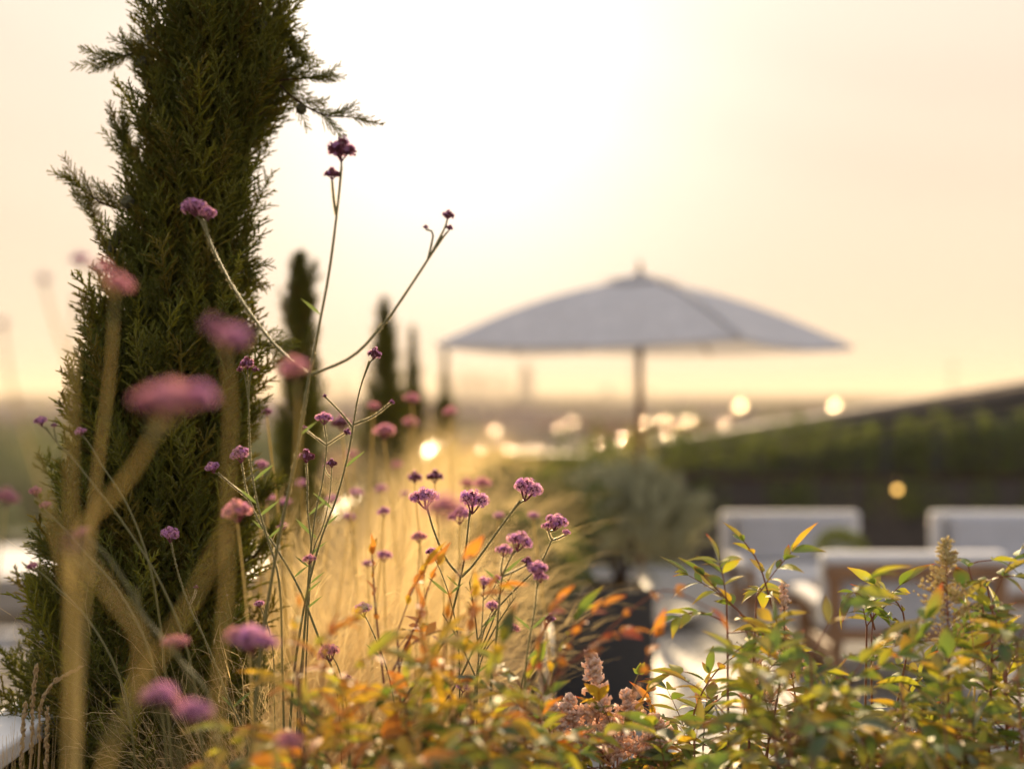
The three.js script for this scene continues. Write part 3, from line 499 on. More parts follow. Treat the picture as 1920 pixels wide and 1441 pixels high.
// ------------------------------------------------------------------ feather grass
{
  const tuft = [0, 1, 2].map((k) => {
    seed(140 + k); const b = new Build();
    for (let i = 0; i < 150; i++) {
      const a = rr(0, 6.283), lean = rr(0.05, 0.42), L = rr(0.42, 0.78), w = V(0.22, 0, 0.12), p = V(Math.cos(a) * rr(0, 0.05), 0, Math.sin(a) * rr(0, 0.05)), d = V(Math.cos(a) * lean, 1, Math.sin(a) * lean).normalize(), q = [p.clone()], bend = rr(0.25, 0.7);
      for (let s = 1; s <= 8; s++) { d.add(V(Math.cos(a) * 0.05, -0.26 * bend * s / 8, Math.sin(a) * 0.05)).addScaledVector(w, 0.28 * s / 8 * bend).normalize(); p.addScaledVector(d, L / 8); q.push(p.clone()); }
      b.ribbon(q, rr(0.0014, 0.0026), V(Math.sin(a * 3), 0.2, Math.cos(a * 3)).normalize());
      if (i % 2) for (let h = 0; h < 7; h++) { const s = q[5 + (h % 4)].clone(), e = d.clone().add(randDir().multiplyScalar(0.55)).normalize(), l = rr(0.05, 0.12); b.ribbon([s, s.clone().addScaledVector(e, l * 0.5), s.clone().addScaledVector(e, l).add(V(0.015, -0.012, 0))], 0.0011, randDir()); }
    }
    return b.geo();
  });
  seed(150); const lists = [[], [], []];
  const add = (x, d, s) => lists[Math.floor(rnd() * 3)].push(new THREE.Matrix4().makeRotationY(rr(-0.8, 0.8)).scale(V(s * rr(0.9, 1.1), s * rr(1.15, 1.4), s)).setPosition(x, SOIL - 0.01, -d));
  for (let k = 0; k < 70; k++) { const d = rr(2.75, 6.2); add(rr(-0.5, -0.34 + 0.03 * d), d, rr(0.82, 1.02)); }
  for (let k = 0; k < 40; k++) { const d = rr(6, 10.5); add(rr(-0.62, -0.3), d, rr(0.9, 1.1)); }
  for (let k = 0; k < 12; k++) add(rr(-0.5, -0.25), rr(2.35, 2.8), rr(0.62, 0.8));
  
  const g = new THREE.Group(); g.name = 'feather_grass'; scene.add(g); g.userData.kind = 'stuff'; tag(g, 'golden feather grass glowing in the low sun along the bed', 'grass');
  lists.forEach((l, k) => copies('grass_blades', tuft[k], M.grass, l, g));
  // dry seed stalks at the lower left corner
  const tf = thing('dry_grass_clump', 'dry straw coloured grass stalks in the lower left corner', 'grass', V(at(55, 742, 2.3).x, SOIL - 0.01, -2.3)), b = new Build(); seed(155);
  for (let i = 0; i < 60; i++) { const x = rr(-0.05, 0.05), H = rr(0.42, 0.6), q = curve([V(x * 0.5, 0, rr(-0.02, 0.02)), V(x, H * 0.6, rr(-0.04, 0.04)), V(x * 1.5 + rr(-0.02, 0.03), H, rr(-0.05, 0.05))], 7); b.ribbon(q, 0.0026, V(1, 0, rr(-0.5, 0.5)).normalize()); }
  for (const l of [[[50, 1500], [60, 1400], [62, 1310], [68, 1250]], [[70, 1500], [75, 1400], [78, 1320], [100, 1280], [150, 1252]], [[40, 1500], [42, 1400], [48, 1320]], [[85, 1500], [88, 1400], [90, 1330]]]) { const q = curve(l.map(([x, y]) => at(x, y, 2.3).sub(tf.position)), 26); b.tube(q, 0.0018, 0.001, 4); for (let k = 8; k < q.length; k++) for (let j = 0; j < 3; j++) b.bud(q[k].clone().add(randDir().multiplyScalar(0.003)), q[k].clone().sub(q[k - 1]).normalize().add(randDir().multiplyScalar(0.4)).normalize(), 0.0017, 0.0065); }
  part('stalks', b.geo(), M.dryGrass, tf);
}

// ------------------------------------------------------------------ purple verbena
function headShape(k, open) {                                        // [calyx geometry, petal geometry] of a flower head one unit in radius
  seed(170 + k); const c = new Build(), p = new Build(), cl = [], n = 6 + (k % 3);
  for (let i = 0; i < n; i++) { const a = i * 2.4 + rr(-0.3, 0.3), r = i ? 0.25 + 0.36 * Math.sqrt(i / n) : 0.05; cl.push(k >= 10 ? V(Math.cos(a) * r * 0.8, 0.48 - 1.15 * r * r - 0.25 * r + rr(-0.1, 0.1), Math.sin(a) * r * 0.8) : V(Math.cos(a) * r, 0.5 - 1.05 * r * r + rr(-0.1, 0.1), Math.sin(a) * r)); }
  for (const o of cl) {
    c.tube(curve([V(0, -0.55, 0), V(o.x * 0.4, -0.3, o.z * 0.4), o.clone().add(V(0, -0.05, 0))], 4), 0.045, 0.035, 4);
    const m = 22;
    for (let i = 0; i < m; i++) {
      const y = 1 - 1.75 * (i + 0.5) / m, a = i * 2.4 + rr(-0.2, 0.2), s = Math.sqrt(Math.max(0, 1 - y * y)), d = V(s * Math.cos(a), y, s * Math.sin(a)).add(randDir().multiplyScalar(0.18)).normalize(), L = rr(0.27, 0.38);
      const e = o.clone().addScaledVector(d, L * (open > 0.5 ? 0.72 : 0.95)); c.tube([o.clone().addScaledVector(d, 0.06), o.clone().addScaledVector(d, L * 0.5), e], 0.03, open > 0.5 ? 0.042 : 0.066, 4);
      if (rnd() > open) continue;
      { const q = rnd(), v = rr(0.75, 1.15); p.col = [(0.78 + 0.5 * q) * v, (0.7 + 0.75 * q) * v, (1.12 - 0.2 * q) * v]; }
      const u = (Math.abs(d.y) < 0.9 ? V(0, 1, 0) : V(1, 0, 0)).cross(d).normalize(), w = d.clone().cross(u), f = o.clone().addScaledVector(d, L), tn = rr(0, 6), sz = rr(0.1, 0.15);
      p.tube([e, f], 0.022, 0.026, 3);
      for (let q = 0; q < 5; q++) {
        const dirs = (b) => u.clone().multiplyScalar(Math.cos(b)).addScaledVector(w, Math.sin(b)), b = tn + q * 1.2566, up = d.clone().multiplyScalar(sz * 0.3);
        const A = f, B = f.clone().addScaledVector(dirs(b - 0.42), sz * 0.85).add(up), D = f.clone().addScaledVector(dirs(b + 0.42), sz * 0.85).add(up), E = f.clone().addScaledVector(dirs(b), sz * 1.12).add(up.clone().multiplyScalar(0.4));
        p.flat(A, B, E); p.flat(A, E, D);
      }
    }
  }
  return [c.geo(), p.geo()];
}
const HEADS = [0.95, 0.9, 0.85, 0.9].map((o, k) => headShape(k, o)), BUDHEADS = [0.35, 0.2].map((o, k) => headShape(10 + k, o));
let verbenaSeed = 500;
function verbena(d, w, label, stems, heads, opt = {}) {
  seed(verbenaSeed++);
  // stems: pixel lines, the first from its top down to where it leaves sight; heads: [x, y, radius px, kind]
  const P = ([x, y, dd]) => at(x, y, d + (dd ?? 0)), low = stems[0][stems[0].length - 1], before = stems[0][Math.max(0, stems[0].length - 2)], lp = P(low), fall = lp.y - SOIL;
  const lean = lp.clone().sub(P(before)).setY(0).clampLength(0, 0.03), foot = V(lp.x + lean.x * fall * 3, SOIL - 0.015, lp.z + lean.z * fall);
  const t = thing('verbena', label, 'flower', foot, opt.group ?? 'purple verbena in the bed'), b = new Build(), hairs = new Build(), r = mm(w, d) * (opt.pale ? 0.5 : 0.4);
  const lines = stems.map((s, i) => curve([...s.map(P), ...(i ? [] : [lp.clone().lerp(foot, 0.5), foot])].map((v) => v.clone().sub(foot)), i ? 14 : 30));
  lines.forEach((q, i) => { b.tube(q, r * (i ? 0.62 : 0.55), i ? r * 0.85 : r * 1.15, 6, (u) => r * ((i ? 0.62 : 0.6) + (i ? 0.25 : 0.55) * u) * (1 + 0.05 * Math.sin(u * 40)));
    if (opt.hairs) for (let k = 1; k < q.length - (i ? 0 : 8); k++) for (let j = 0; j < 26; j++) { const c = q[k - 1].clone().lerp(q[k], rnd()), tg = q[k].clone().sub(q[k - 1]).normalize(), o = randDir(); o.addScaledVector(tg, -o.dot(tg)).normalize(); const s = c.addScaledVector(o, r * 0.7), e = s.clone().addScaledVector(o.add(randDir().multiplyScalar(0.3)), r * rr(0.5, 1.05)), sd = tg.multiplyScalar(0.00022); hairs.flat(s.clone().add(sd), s.clone().sub(sd), e); } });
  for (const [u, sgn] of opt.leaves ?? (opt.hairs ? [[rr(0.28, 0.34), 1], [rr(0.34, 0.4), -1], [rr(0.5, 0.58), 1]] : [])) { const q = lines[0], k = Math.floor(u * (q.length - 1)), p = q[k], side = V(sgn, 0.9, rr(-0.4, 0.4)).normalize(), L = rr(0.03, 0.05); part('leaf', NARROW, M.leaf, t).applyMatrix4(basis(p, side, V(0, 0.4, 1), L)); }
  const st = part('stem', b.geo(), opt.pale ? M.sunlitCane : M.stem, t); if (hairs.count) part('stem_hairs', hairs.geo(), M.hair, st).userData.kind = 'stuff';
  for (const [x, y, rp, kind] of heads) {
    const R = mm(rp, d) * 1.28, g = kind === 'bud' ? pick(BUDHEADS) : pick(HEADS), c = P([x, y]).sub(foot);
    let near = null, nd = 1e9; for (const q of lines) { const e = q[0]; const s = e.distanceTo(c); if (s < nd) { nd = s; near = q; } if (q !== lines[0]) { const e2 = q[q.length - 1], s2 = e2.distanceTo(c); if (s2 < nd) { nd = s2; near = [...q].reverse(); } } }
    const dir = c.clone().sub(near[2] ?? near[0]).normalize().multiplyScalar(0.5).add(V(0, 0.75, 0)).normalize(), base = c.clone().addScaledVector(dir, -R * 0.25);
    const h = part('flower_head', g[0], M.calyx, t); h.applyMatrix4(basis(base, dir, randDir(), V(R, R * 0.92, R)));
    part('petals', g[1], kind === 'pink' ? M.petalBacklit : M.petal, h);
    const gap = base.clone().addScaledVector(dir, -R * 0.5); if (near[0].distanceTo(gap) > R * 0.06) part('flower_stalk', new Build().tube(curve([near[Math.min(2, near.length - 1)], near[0].clone().lerp(gap, 0.6), gap], 5), r * 0.6, r * 0.5, 5).geo(), M.stem, t);
  }
  return t;
}
function leafGeo(c0, c1, bend, width, fold) {                        // leaf along +y, base colour c0 turning to c1 at tip and edge
  const b = new Build(), N = 6, rows = [];
  for (let i = 0; i <= N; i++) {
    const s = i / N, w = width * Math.pow(Math.sin(Math.PI * Math.pow(s, 0.78) * 0.98 + 0.03), 1.15), z = -bend * s * s, tip = Math.pow(s, 5);
    const row = []; for (const e of [-1, 0, 1]) { b.col = c0.map((x, k) => x + (c1[k] - x) * Math.min(1, tip * 0.9 + (e ? 0.12 : 0))); row.push(b.vert(V(e * w, s, z + Math.abs(e) * fold * w), V(e * -0.4, bend * s * 1.4, 1).normalize())); } rows.push(row);
  }
  for (let i = 0; i < N; i++) for (let j = 0; j < 2; j++) { b.tri(rows[i][j], rows[i][j + 1], rows[i + 1][j + 1]); b.tri(rows[i][j], rows[i + 1][j + 1], rows[i + 1][j]); }
  return b.geo();
}
const NARROW = leafGeo([0.16, 0.22, 0.05], [0.2, 0.22, 0.06], 0.15, 0.06, 0.4);

// in focus or nearly so
const F = { hairs: true };
verbena(2.15, 9.5, 'tallest verbena, its two dark pink heads high beside the big cypress', [[[640, 312], [632, 390], [615, 520], [580, 700], [560, 830], [525, 1000], [492, 1200], [470, 1430]], [[378, 410], [400, 470], [450, 560], [520, 652], [578, 700]], [[830, 442], [780, 520], [720, 606], [660, 668], [584, 702]], [[622, 338], [626, 380], [630, 402]]], [[640, 274, 30, 'bud'], [622, 322, 16, 'bud'], [362, 384, 23], [388, 398, 16], [840, 400, 13, 'bud'], [843, 425, 8, 'bud'], [798, 424, 6, 'bud']], { hairs: true, leaves: [[0.28, -1], [0.45, 1]] });
verbena(2.36, 6.5, 'verbena with one nodding pink head on a long curved stem left of the third cypress', [[[692, 676], [672, 740], [655, 840], [632, 930], [602, 1010], [578, 1100], [560, 1200], [548, 1300]], [[735, 753], [700, 780], [662, 796]], [[608, 742], [640, 775], [660, 800]]], [[702, 660, 15, 'bud'], [735, 752, 6, 'bud'], [608, 741, 5, 'bud']], F);
verbena(2.42, 5.5, 'upright verbena with a purple head between two small side buds', [[[607, 795], [612, 830], [605, 900], [592, 960], [582, 1040], [575, 1130], [565, 1270]], [[572, 805], [588, 817], [611, 834]], [[650, 810], [634, 820], [613, 834]]], [[607, 782, 15], [570, 803, 9, 'bud'], [652, 808, 9, 'bud']], { hairs: true, leaves: [[0.5, 1], [0.55, -1]] });
verbena(2.44, 5.5, 'verbena with a round dusky head below left of the three-headed one', [[[574, 868], [576, 900], [577, 960], [584, 1030], [572, 1180], [566, 1290]]], [[574, 852, 17, 'bud']], F);
verbena(2.46, 4.5, 'thin verbena stem with a spiky brown seed head', [[[622, 878], [618, 930], [606, 985], [588, 1030], [580, 1120], [574, 1250]], [[608, 876], [613, 888], [620, 894]]], [[622, 866, 11, 'bud'], [608, 872, 4, 'bud']], F);
verbena(2.3, 6, 'verbena with a dark cluster on a straight stem right of the big cypress', [[[464, 698], [467, 800], [470, 870], [484, 950], [502, 1010], [522, 1080], [530, 1250]]], [[463, 678, 15, 'bud'], [449, 691, 7, 'bud'], [478, 691, 7, 'bud']], F);
verbena(2.4, 6, 'verbena with two purple heads just right of the big cypress', [[[453, 866], [460, 910], [468, 938], [490, 985], [512, 1018], [560, 1100], [600, 1200], [640, 1300]], [[408, 886], [436, 910], [466, 934]]], [[451, 850, 19], [397, 875, 14]], F);
verbena(2.34, 5, 'solitary small purple head on a slim stem in front of the big cypress', [[[320, 1014], [333, 1070], [355, 1135], [390, 1210], [430, 1310], [462, 1385]], [[368, 1104], [364, 1118], [355, 1134]]], [[318, 1000, 18], [368, 1099, 5, 'bud']], { hairs: true, leaves: [[0.62, 1], [0.6, -1]] });
verbena(2.42, 7.5, 'three-branched verbena with broad purple heads in the middle of the bed', [[[881, 955], [878, 985], [872, 1040], [864, 1080], [850, 1140], [830, 1205], [795, 1255], [765, 1300], [720, 1385]], [[801, 950], [812, 990], [838, 1050], [863, 1080]], [[975, 938], [930, 1000], [886, 1060], [866, 1081]]], [[888, 936, 28], [795, 930, 25], [990, 914, 27]], F);
verbena(2.44, 6.5, 'verbena leaning right with a triple pale purple head in front of the silver bush', [[[1036, 1008], [1012, 1058], [970, 1100], [925, 1150], [886, 1220], [862, 1270], [820, 1330], [740, 1395]], [[1060, 1002], [1048, 1008], [1036, 1012]], [[1028, 994], [1031, 1004], [1035, 1012]]], [[1044, 976, 20], [1028, 985, 12], [1062, 997, 8]], { hairs: true, leaves: [[0.25, -1]] });
verbena(2.22, 7, 'verbena with two purple heads side by side right of the three-branched one', [[[965, 1030], [950, 1060], [942, 1080], [936, 1130], [930, 1200], [920, 1300]], [[944, 1042], [940, 1062], [940, 1080]], [[988, 1058], [965, 1070], [942, 1080]]], [[974, 1012, 23], [945, 1030, 15], [990, 1050, 12, 'bud']], F);
verbena(2.2, 6, 'verbena with two stacked purple heads below the triple pale head', [[[1007, 1090], [1003, 1140], [992, 1200], [985, 1260]]], [[1008, 1064, 20], [1014, 1080, 13]], F);
verbena(2.25, 5, 'small purple verbena cluster low in the middle, among the fine green twigs', [[[907, 1104], [905, 1150], [898, 1230], [890, 1300]], [[930, 1094], [920, 1110], [906, 1125]], [[922, 1146], [915, 1160], [904, 1175]]], [[907, 1090, 15], [931, 1084, 10], [924, 1134, 13], [888, 1108, 7]], F);
verbena(2.5, 4.5, 'small mauve head over the golden grass left of the orange leaves', [[[684, 1152], [695, 1175], [716, 1225], [735, 1290], [745, 1380]]], [[680, 1140, 17]], F);
verbena(2.4, 4.5, 'small dark purple head on a thin bent stem above the orange leaves', [[[812, 1040], [826, 1070], [842, 1115], [858, 1190], [862, 1290]]], [[808, 1033, 11]], F);
verbena(2.3, 4.5, 'small pink head hanging on the bundle of upright stems', [[[580, 1056], [577, 1120], [570, 1200], [560, 1300]]], [[580, 1046, 12, 'pink']], {});
verbena(2.45, 4, 'tiny purple head right of the big cypress, low above the pale handrail', [[[488, 1138], [500, 1165], [512, 1220], [515, 1320]]], [[486, 1130, 9]], {});
verbena(2.3, 4.5, 'flat pale pink head low among the crossing stems', [[[622, 1228], [632, 1245], [645, 1290], [655, 1380]]], [[616, 1220, 20, 'pink']], {});
verbena(2.4, 4, 'pair of small dark closed buds above the yellow orange leaves', [[[630, 1280], [634, 1310], [640, 1400]], [[652, 1282], [645, 1300], [636, 1320]]], [[630, 1270, 8, 'bud'], [653, 1270, 10, 'bud']], {});
verbena(2.4, 4, 'dark purple head low in the middle, under the green leaf cluster', [[[866, 1298], [864, 1340], [860, 1420]]], [[868, 1285, 13]], {});
verbena(2.5, 4, 'dark purple head near the bottom edge below the middle', [[[870, 1400], [868, 1441]]], [[870, 1386, 13]], {});
verbena(2.3, 4.5, 'reddish pink head left of the orange red sprays', [[[950, 1186], [930, 1195], [905, 1230], [890, 1330]]], [[960, 1174, 14, 'pink']], {});
verbena(2.3, 4.5, 'small pale head on a leaning stem left of the tall planter', [[[1028, 1166], [1010, 1198], [992, 1232], [975, 1300]]], [[1031, 1156, 12, 'bud']], {});
verbena(2.15, 5, 'verbena with a purple head and a small bud at the far left under the horizon', [[[85, 800], [108, 832], [135, 858], [162, 892], [220, 965], [300, 1090], [360, 1250]], [[101, 803], [103, 815], [107, 830]]], [[75, 788, 12], [101, 796, 6, 'bud']], {});
verbena(2.2, 5, 'small pink head close to the left edge of the big cypress', [[[157, 818], [172, 840], [188, 868], [240, 950], [290, 1100]]], [[150, 808, 10]], {});
verbena(2.15, 5, 'verbena with two pink heads on a forked stem low at the left edge', [[[90, 960], [105, 975], [130, 1002], [160, 1035], [225, 1110], [290, 1250]], [[70, 930], [78, 948], [92, 964]], [[60, 956], [80, 962], [100, 972]]], [[66, 920, 12, 'pink'], [84, 945, 10, 'pink']], {});
verbena(2.2, 5, 'single pink head left of the big cypress beside the dark hedge', [[[66, 1066], [85, 1080], [108, 1102], [165, 1160], [235, 1300]]], [[60, 1060, 10, 'pink']], {});
// soft, in front of the focus
verbena(1.75, 9, 'out of focus verbena crossing the cypress low, pink head at its left end', [[[160, 1002], [200, 1042], [240, 1100], [262, 1142], [300, 1192], [345, 1245], [395, 1310]], [[255, 1098], [258, 1118], [262, 1140]]], [[152, 996, 15, 'pink']], {});
verbena(1.14, 12, 'large blurred pink head on a thick pale stem in front of the cypress', [[[300, 785], [262, 860], [212, 930], [158, 985], [140, 1060], [135, 1250], [132, 1430]]], [[325, 742, 50, 'pink'], [275, 750, 28, 'pink'], [375, 738, 30]], { pale: true });
verbena(1.05, 11, 'very blurred upright stem with a forked foot in front of the cypress', [[[150, 1030], [205, 1110], [265, 1200], [255, 1290], [200, 1430]], [[430, 985], [345, 1150], [262, 1290], [205, 1400]]], [[140, 1015, 16, 'bud']], { pale: true });
verbena(1.2, 8, 'blurred head, yellow and purple, high in front of the cypress', [[[420, 640], [432, 760], [428, 900], [425, 1100], [410, 1300]]], [[438, 628, 30], [398, 606, 22, 'bud']], { pale: true });
verbena(1.35, 7, 'blurred pink and purple double head at the left edge of the cypress', [[[215, 545], [205, 700], [180, 900], [160, 1150], [150, 1300]], [[150, 490], [185, 520], [213, 550]]], [[222, 528, 24, 'pink'], [190, 500, 18, 'pink'], [148, 484, 17]], { pale: true });
verbena(1.2, 7, 'blurred dark bud against the sky at the far left', [[[140, 560], [135, 700], [132, 1000], [130, 1400]], [[80, 530], [100, 600], [132, 690]], [[4, 612], [20, 720], [90, 950], [128, 1100]]], [[80, 520, 13, 'bud'], [2, 604, 11, 'bud'], [142, 560, 8, 'bud']], { pale: true });
verbena(1.45, 7, 'blurred pink head in front of the second cypress', [[[556, 715], [560, 800], [550, 950], [530, 1150], [520, 1300]]], [[552, 688, 26, 'pink']], { pale: true });
verbena(1.65, 11, 'broad blurred pink purple head on a thick dark stem low left of the middle', [[[490, 1232], [483, 1320], [466, 1440]]], [[470, 1192, 38], [440, 1188, 20, 'pink'], [500, 1200, 22]], {});
verbena(1.7, 6, 'small blurred bright pink head low in front of the cypress', [[[330, 1215], [350, 1260], [372, 1340], [385, 1441]]], [[334, 1200, 18, 'pink'], [314, 1202, 12, 'pink']], {});
verbena(1.4, 8, 'pair of blurred purple pink heads near the lower left corner', [[[300, 1330], [330, 1400], [340, 1441]], [[362, 1352], [352, 1380], [338, 1425]]], [[302, 1298, 28], [275, 1308, 14, 'pink'], [362, 1328, 30], [330, 1312, 14, 'pink']], {});
verbena(1.6, 7, 'blurred pink head at the bottom edge left of the middle', [[[545, 1415], [550, 1441]]], [[541, 1388, 27, 'pink']], {});
verbena(1.4, 7, 'blurred pink haze of a near head over the three-branched verbena', [[[838, 985], [830, 1080], [800, 1200], [780, 1380]]], [[832, 950, 34, 'pink']], { pale: true });
// soft, behind the focus
const backHeads = [[640, 788, 20, 3.3, 'bud', 'blurred pink head right of the upright verbena with side buds'], [622, 935, 12, 3.6], [720, 805, 20, 3.6, 'pink', 'blurred pink head in front of the third cypress'], [700, 760, 11, 3.9, 'pink', 'small blurred pink head at the left side of the third cypress'], [772, 745, 13, 4.2, 'pink', 'blurred pink head in front of the fourth cypress'], [770, 790, 13, 4.4, 'pink'], [845, 770, 12, 4.2, 'pink', 'blurred pink head beside the farthest cypress'], [490, 870, 12, 3.1], [500, 932, 14, 3.1], [535, 940, 11, 3.4], [655, 968, 12, 3.4], [720, 958, 12, 3.0], [668, 922, 12, 3.6], [786, 1005, 14, 2.9, 'pink'], [777, 892, 15, 3.0, 'bud', 'dusky head behind the left branch of the three-branched verbena'], [815, 890, 17, 2.95, 'bud', 'larger dusky head right of the similar one behind the three-branched verbena'], [500, 770, 11, 3.0, 'bud', 'small dark blurred head against the sky left of the second cypress'], [437, 733, 9, 3.2, 'bud'], [862, 962, 22, 2.85, 'x', 'soft purple head below left of the broad middle head'], [905, 905, 16, 3.6, 'pink'], [875, 905, 12, 3.8, 'pink'], [715, 915, 11, 4], [690, 1055, 10, 3], [720, 1040, 14, 3], [445, 955, 26, 2.0, 'pink', 'blurred pink head at the right edge of the cypress'], [565, 905, 10, 3.6], [10, 930, 22, 1.6, 'pink', 'blurred pink head cut by the left edge of the picture'], [185, 1250, 12, 2.9, 'pink'], [1000, 965, 10, 3.3], [935, 965, 10, 3.4], [660, 850, 9, 4.2, 'pink'], [745, 870, 9, 4.4, 'pink'], [530, 985, 10, 3.0], [760, 925, 9, 4]];
backHeads.forEach(([x, y, r, d, kind, label], k) => { seed(900 + k); const sx = rr(-30, 30); verbena(d, 4.5, label ?? 'small blurred pink purple head among the others behind the sharp stems', [[[x, y + r * 0.9], [x + sx * 0.3, y + 80], [x + sx, y + 240]]], [[x, y, r, kind]], { pale: true, group: label ? undefined : 'blurred verbena heads farther back' }); });

// ------------------------------------------------------------------ nandina shrubs
const PAL = {
  green: [[0.16, 0.25, 0.03], [0.34, 0.2, 0.03]], lime: [[0.44, 0.45, 0.035], [0.58, 0.3, 0.03]], gold: [[0.64, 0.44, 0.03], [0.55, 0.2, 0.025]], orange: [[0.64, 0.27, 0.03], [0.5, 0.1, 0.025]], red: [[0.5, 0.13, 0.05], [0.5, 0.05, 0.03]], deep: [[0.055, 0.11, 0.022], [0.3, 0.06, 0.02]], redtip: [[0.2, 0.24, 0.03], [0.55, 0.03, 0.02]], dry: [[0.3, 0.26, 0.05], [0.22, 0.1, 0.03]],
};
const LEAVES = Object.fromEntries(Object.entries(PAL).map(([k, [a, b]]) => [k, [[0.12, 0.16, 0.5], [0.3, 0.19, 0.35], [0.02, 0.14, 0.7], [0.45, 0.165, 0.25]].map(([bend, w, fold]) => leafGeo(a, b, bend, w, fold))]));
function addLeaf(t, p, dir, L, pal) { const n = V(0, 1, 0).add(randDir().multiplyScalar(0.7)); const m = part('leaf', pick(LEAVES[pick(pal)]), M.leaf, t); m.applyMatrix4(basis(p, dir, n, V(L * rr(0.85, 1.2), L, L))); }
function frond(t, b, q, leafL, pal, r = 0.0011, from = 0.25) {       // leaflets along a rachis, in pairs and a tip of three
  b.tube(q, r, r * 0.5, 4); const N = q.length - 1, pairs = Math.max(2, Math.round(N * (1 - from) / 2.2));
  for (let i = 0; i <= pairs; i++) {
    const s = from + (1 - from) * i / pairs, k = Math.min(N - 1, Math.floor(s * N)), p = q[k].clone().lerp(q[k + 1], s * N - k), tg = q[k + 1].clone().sub(q[k]).normalize(), side = tg.clone().cross(UPV).normalize(); if (side.lengthSq() < 0.1) side.set(1, 0, 0);
    for (const e of [-1, 1]) { const d = tg.clone().multiplyScalar(rr(0.5, 0.9)).addScaledVector(side, e * rr(0.6, 1)).add(V(0, rr(-0.35, 0.35), 0)).normalize(); addLeaf(t, p, d, leafL * rr(0.5, 1.2), pal); }
    if (i === pairs) addLeaf(t, p, tg.clone().add(V(0, rr(-0.3, 0.2), 0)).normalize(), leafL * rr(0.95, 1.3), pal);
  }
}
function panicle(b, buds, p, dir, L, W, n, br) {                     // branching cluster of small buds
  const tip = p.clone().addScaledVector(dir, L); b.tube([p, p.clone().lerp(tip, 0.5), tip], 0.0016, 0.0007, 5);
  for (let i = 0; i < n; i++) {
    const s = rr(0.08, 1), o = p.clone().lerp(tip, s), out = randDir(); out.addScaledVector(dir, -out.dot(dir)).normalize(); const l = W * (1.05 - s) * rr(0.5, 1.1), e = o.clone().addScaledVector(out, l).addScaledVector(dir, l * 0.55);
    b.tube([o, e], 0.0007, 0.0005, 3);
    for (let j = 0; j < 8; j++) { const c = o.clone().lerp(e, 0.3 + 0.09 * j).add(randDir().multiplyScalar(br * 2.2)), d = e.clone().sub(o).normalize().add(randDir().multiplyScalar(0.7)).normalize(); buds.bud(c, d, br * rr(0.7, 1.1), br * rr(1.3, 1.9)); }
  }
}
let nandinaSeed = 1300;
function nandina(px, top, d, n, pal, label, opt = {}) {
  seed(nandinaSeed++);
  const crown = at(px, top, d), foot = V(crown.x + rr(-0.05, 0.05), SOIL - 0.01, -d + rr(-0.04, 0.04)), t = thing('nandina_shrub', label, 'shrub', foot, 'heavenly bamboo shrubs in front'), b = new Build(), ll = (opt.leaf ?? 0.046) * 1.12; n = Math.round(n * 1.3);
  const H = crown.y - foot.y, floorY = EYE - 0.275 * d - 0.03 - foot.y, canes = [];
  for (let k = 0; k < (opt.canes ?? 3); k++) { const e = crown.clone().sub(foot).add(k ? V(rr(-0.1, 0.1), -rr(0.02, 0.12), rr(-0.1, 0.1)) : V(0, -0.02, 0)), q = curve([V(rr(-0.03, 0.03), 0, rr(-0.03, 0.03)), e.clone().multiplyScalar(0.5).add(V(rr(-0.02, 0.02), 0, 0)), e], 12); canes.push(q); b.tube(q, 0.0035, 0.0016, 6); }
  for (let k = 0; k < n; k++) {
    const q = canes[k % canes.length], yTop = q[q.length - 1].y, y = k < canes.length ? yTop : Math.max(floorY, Math.min(yTop, yTop - (yTop - floorY) * Math.pow(rnd(), 0.85))), i = Math.max(0, Math.min(q.length - 1, Math.round(y / yTop * (q.length - 1)))), p = q[i].clone().setY(Math.min(y, yTop));
    const a = k * 2.4 + rr(-0.4, 0.4), e = k < canes.length ? rr(0.9, 1.3) : rr(0.1, 0.75), L = rr(0.08, 0.15) * (opt.spread ?? 1), d0 = V(Math.cos(a) * Math.cos(e), Math.sin(e), Math.sin(a) * Math.cos(e));
    frond(t, b, curve([p, p.clone().addScaledVector(d0, L * 0.55), p.clone().addScaledVector(d0, L).add(V(0, -L * rr(0.05, 0.3), 0))], 8), ll, pal, 0.0012, 0.3);
  }
  for (const l of opt.fronds ?? []) frond(t, b, curve(l.map(([x, y, dd]) => at(x, y, d + (dd ?? 0)).sub(foot)), opt.frondN ?? 14), ll * 0.92, opt.frondPal ?? pal, 0.0018, opt.from ?? 0.3);
  part('cane', b.geo(), opt.green ? M.sunlitCane : M.cane, t);
  for (const [x, y, x2, y2, w, cnt, br, kind] of opt.panicles ?? []) { const s = new Build(), bu = new Build(), p = at(x, y, d).sub(foot), e = at(x2, y2, d).sub(foot); panicle(s, bu, p, e.clone().sub(p).normalize(), e.distanceTo(p), mm(w, d), cnt, br); const pn = part('flower_panicle', s.geo(), M.cane, t); part('buds', bu.geo(), kind === 'y' ? M.yellowBud : M.berry, pn).userData.kind = 'stuff'; part('panicle_stalk', new Build().tube(curve([V(0, floorY * 0.8, 0), p.clone().setY(p.y - 0.06), p], 6), 0.002, 0.0016, 5).geo(), M.cane, t); }
  return t;
}
const G = ['green', 'green', 'green', 'lime', 'redtip', 'deep', 'dry'], Y = ['lime', 'lime', 'green', 'green', 'redtip', 'deep', 'gold', 'dry'], OY = ['gold', 'gold', 'orange', 'lime'], O = ['orange', 'gold', 'orange'], R = ['orange', 'red', 'orange'], DK = ['deep', 'green', 'deep', 'lime', 'redtip'];
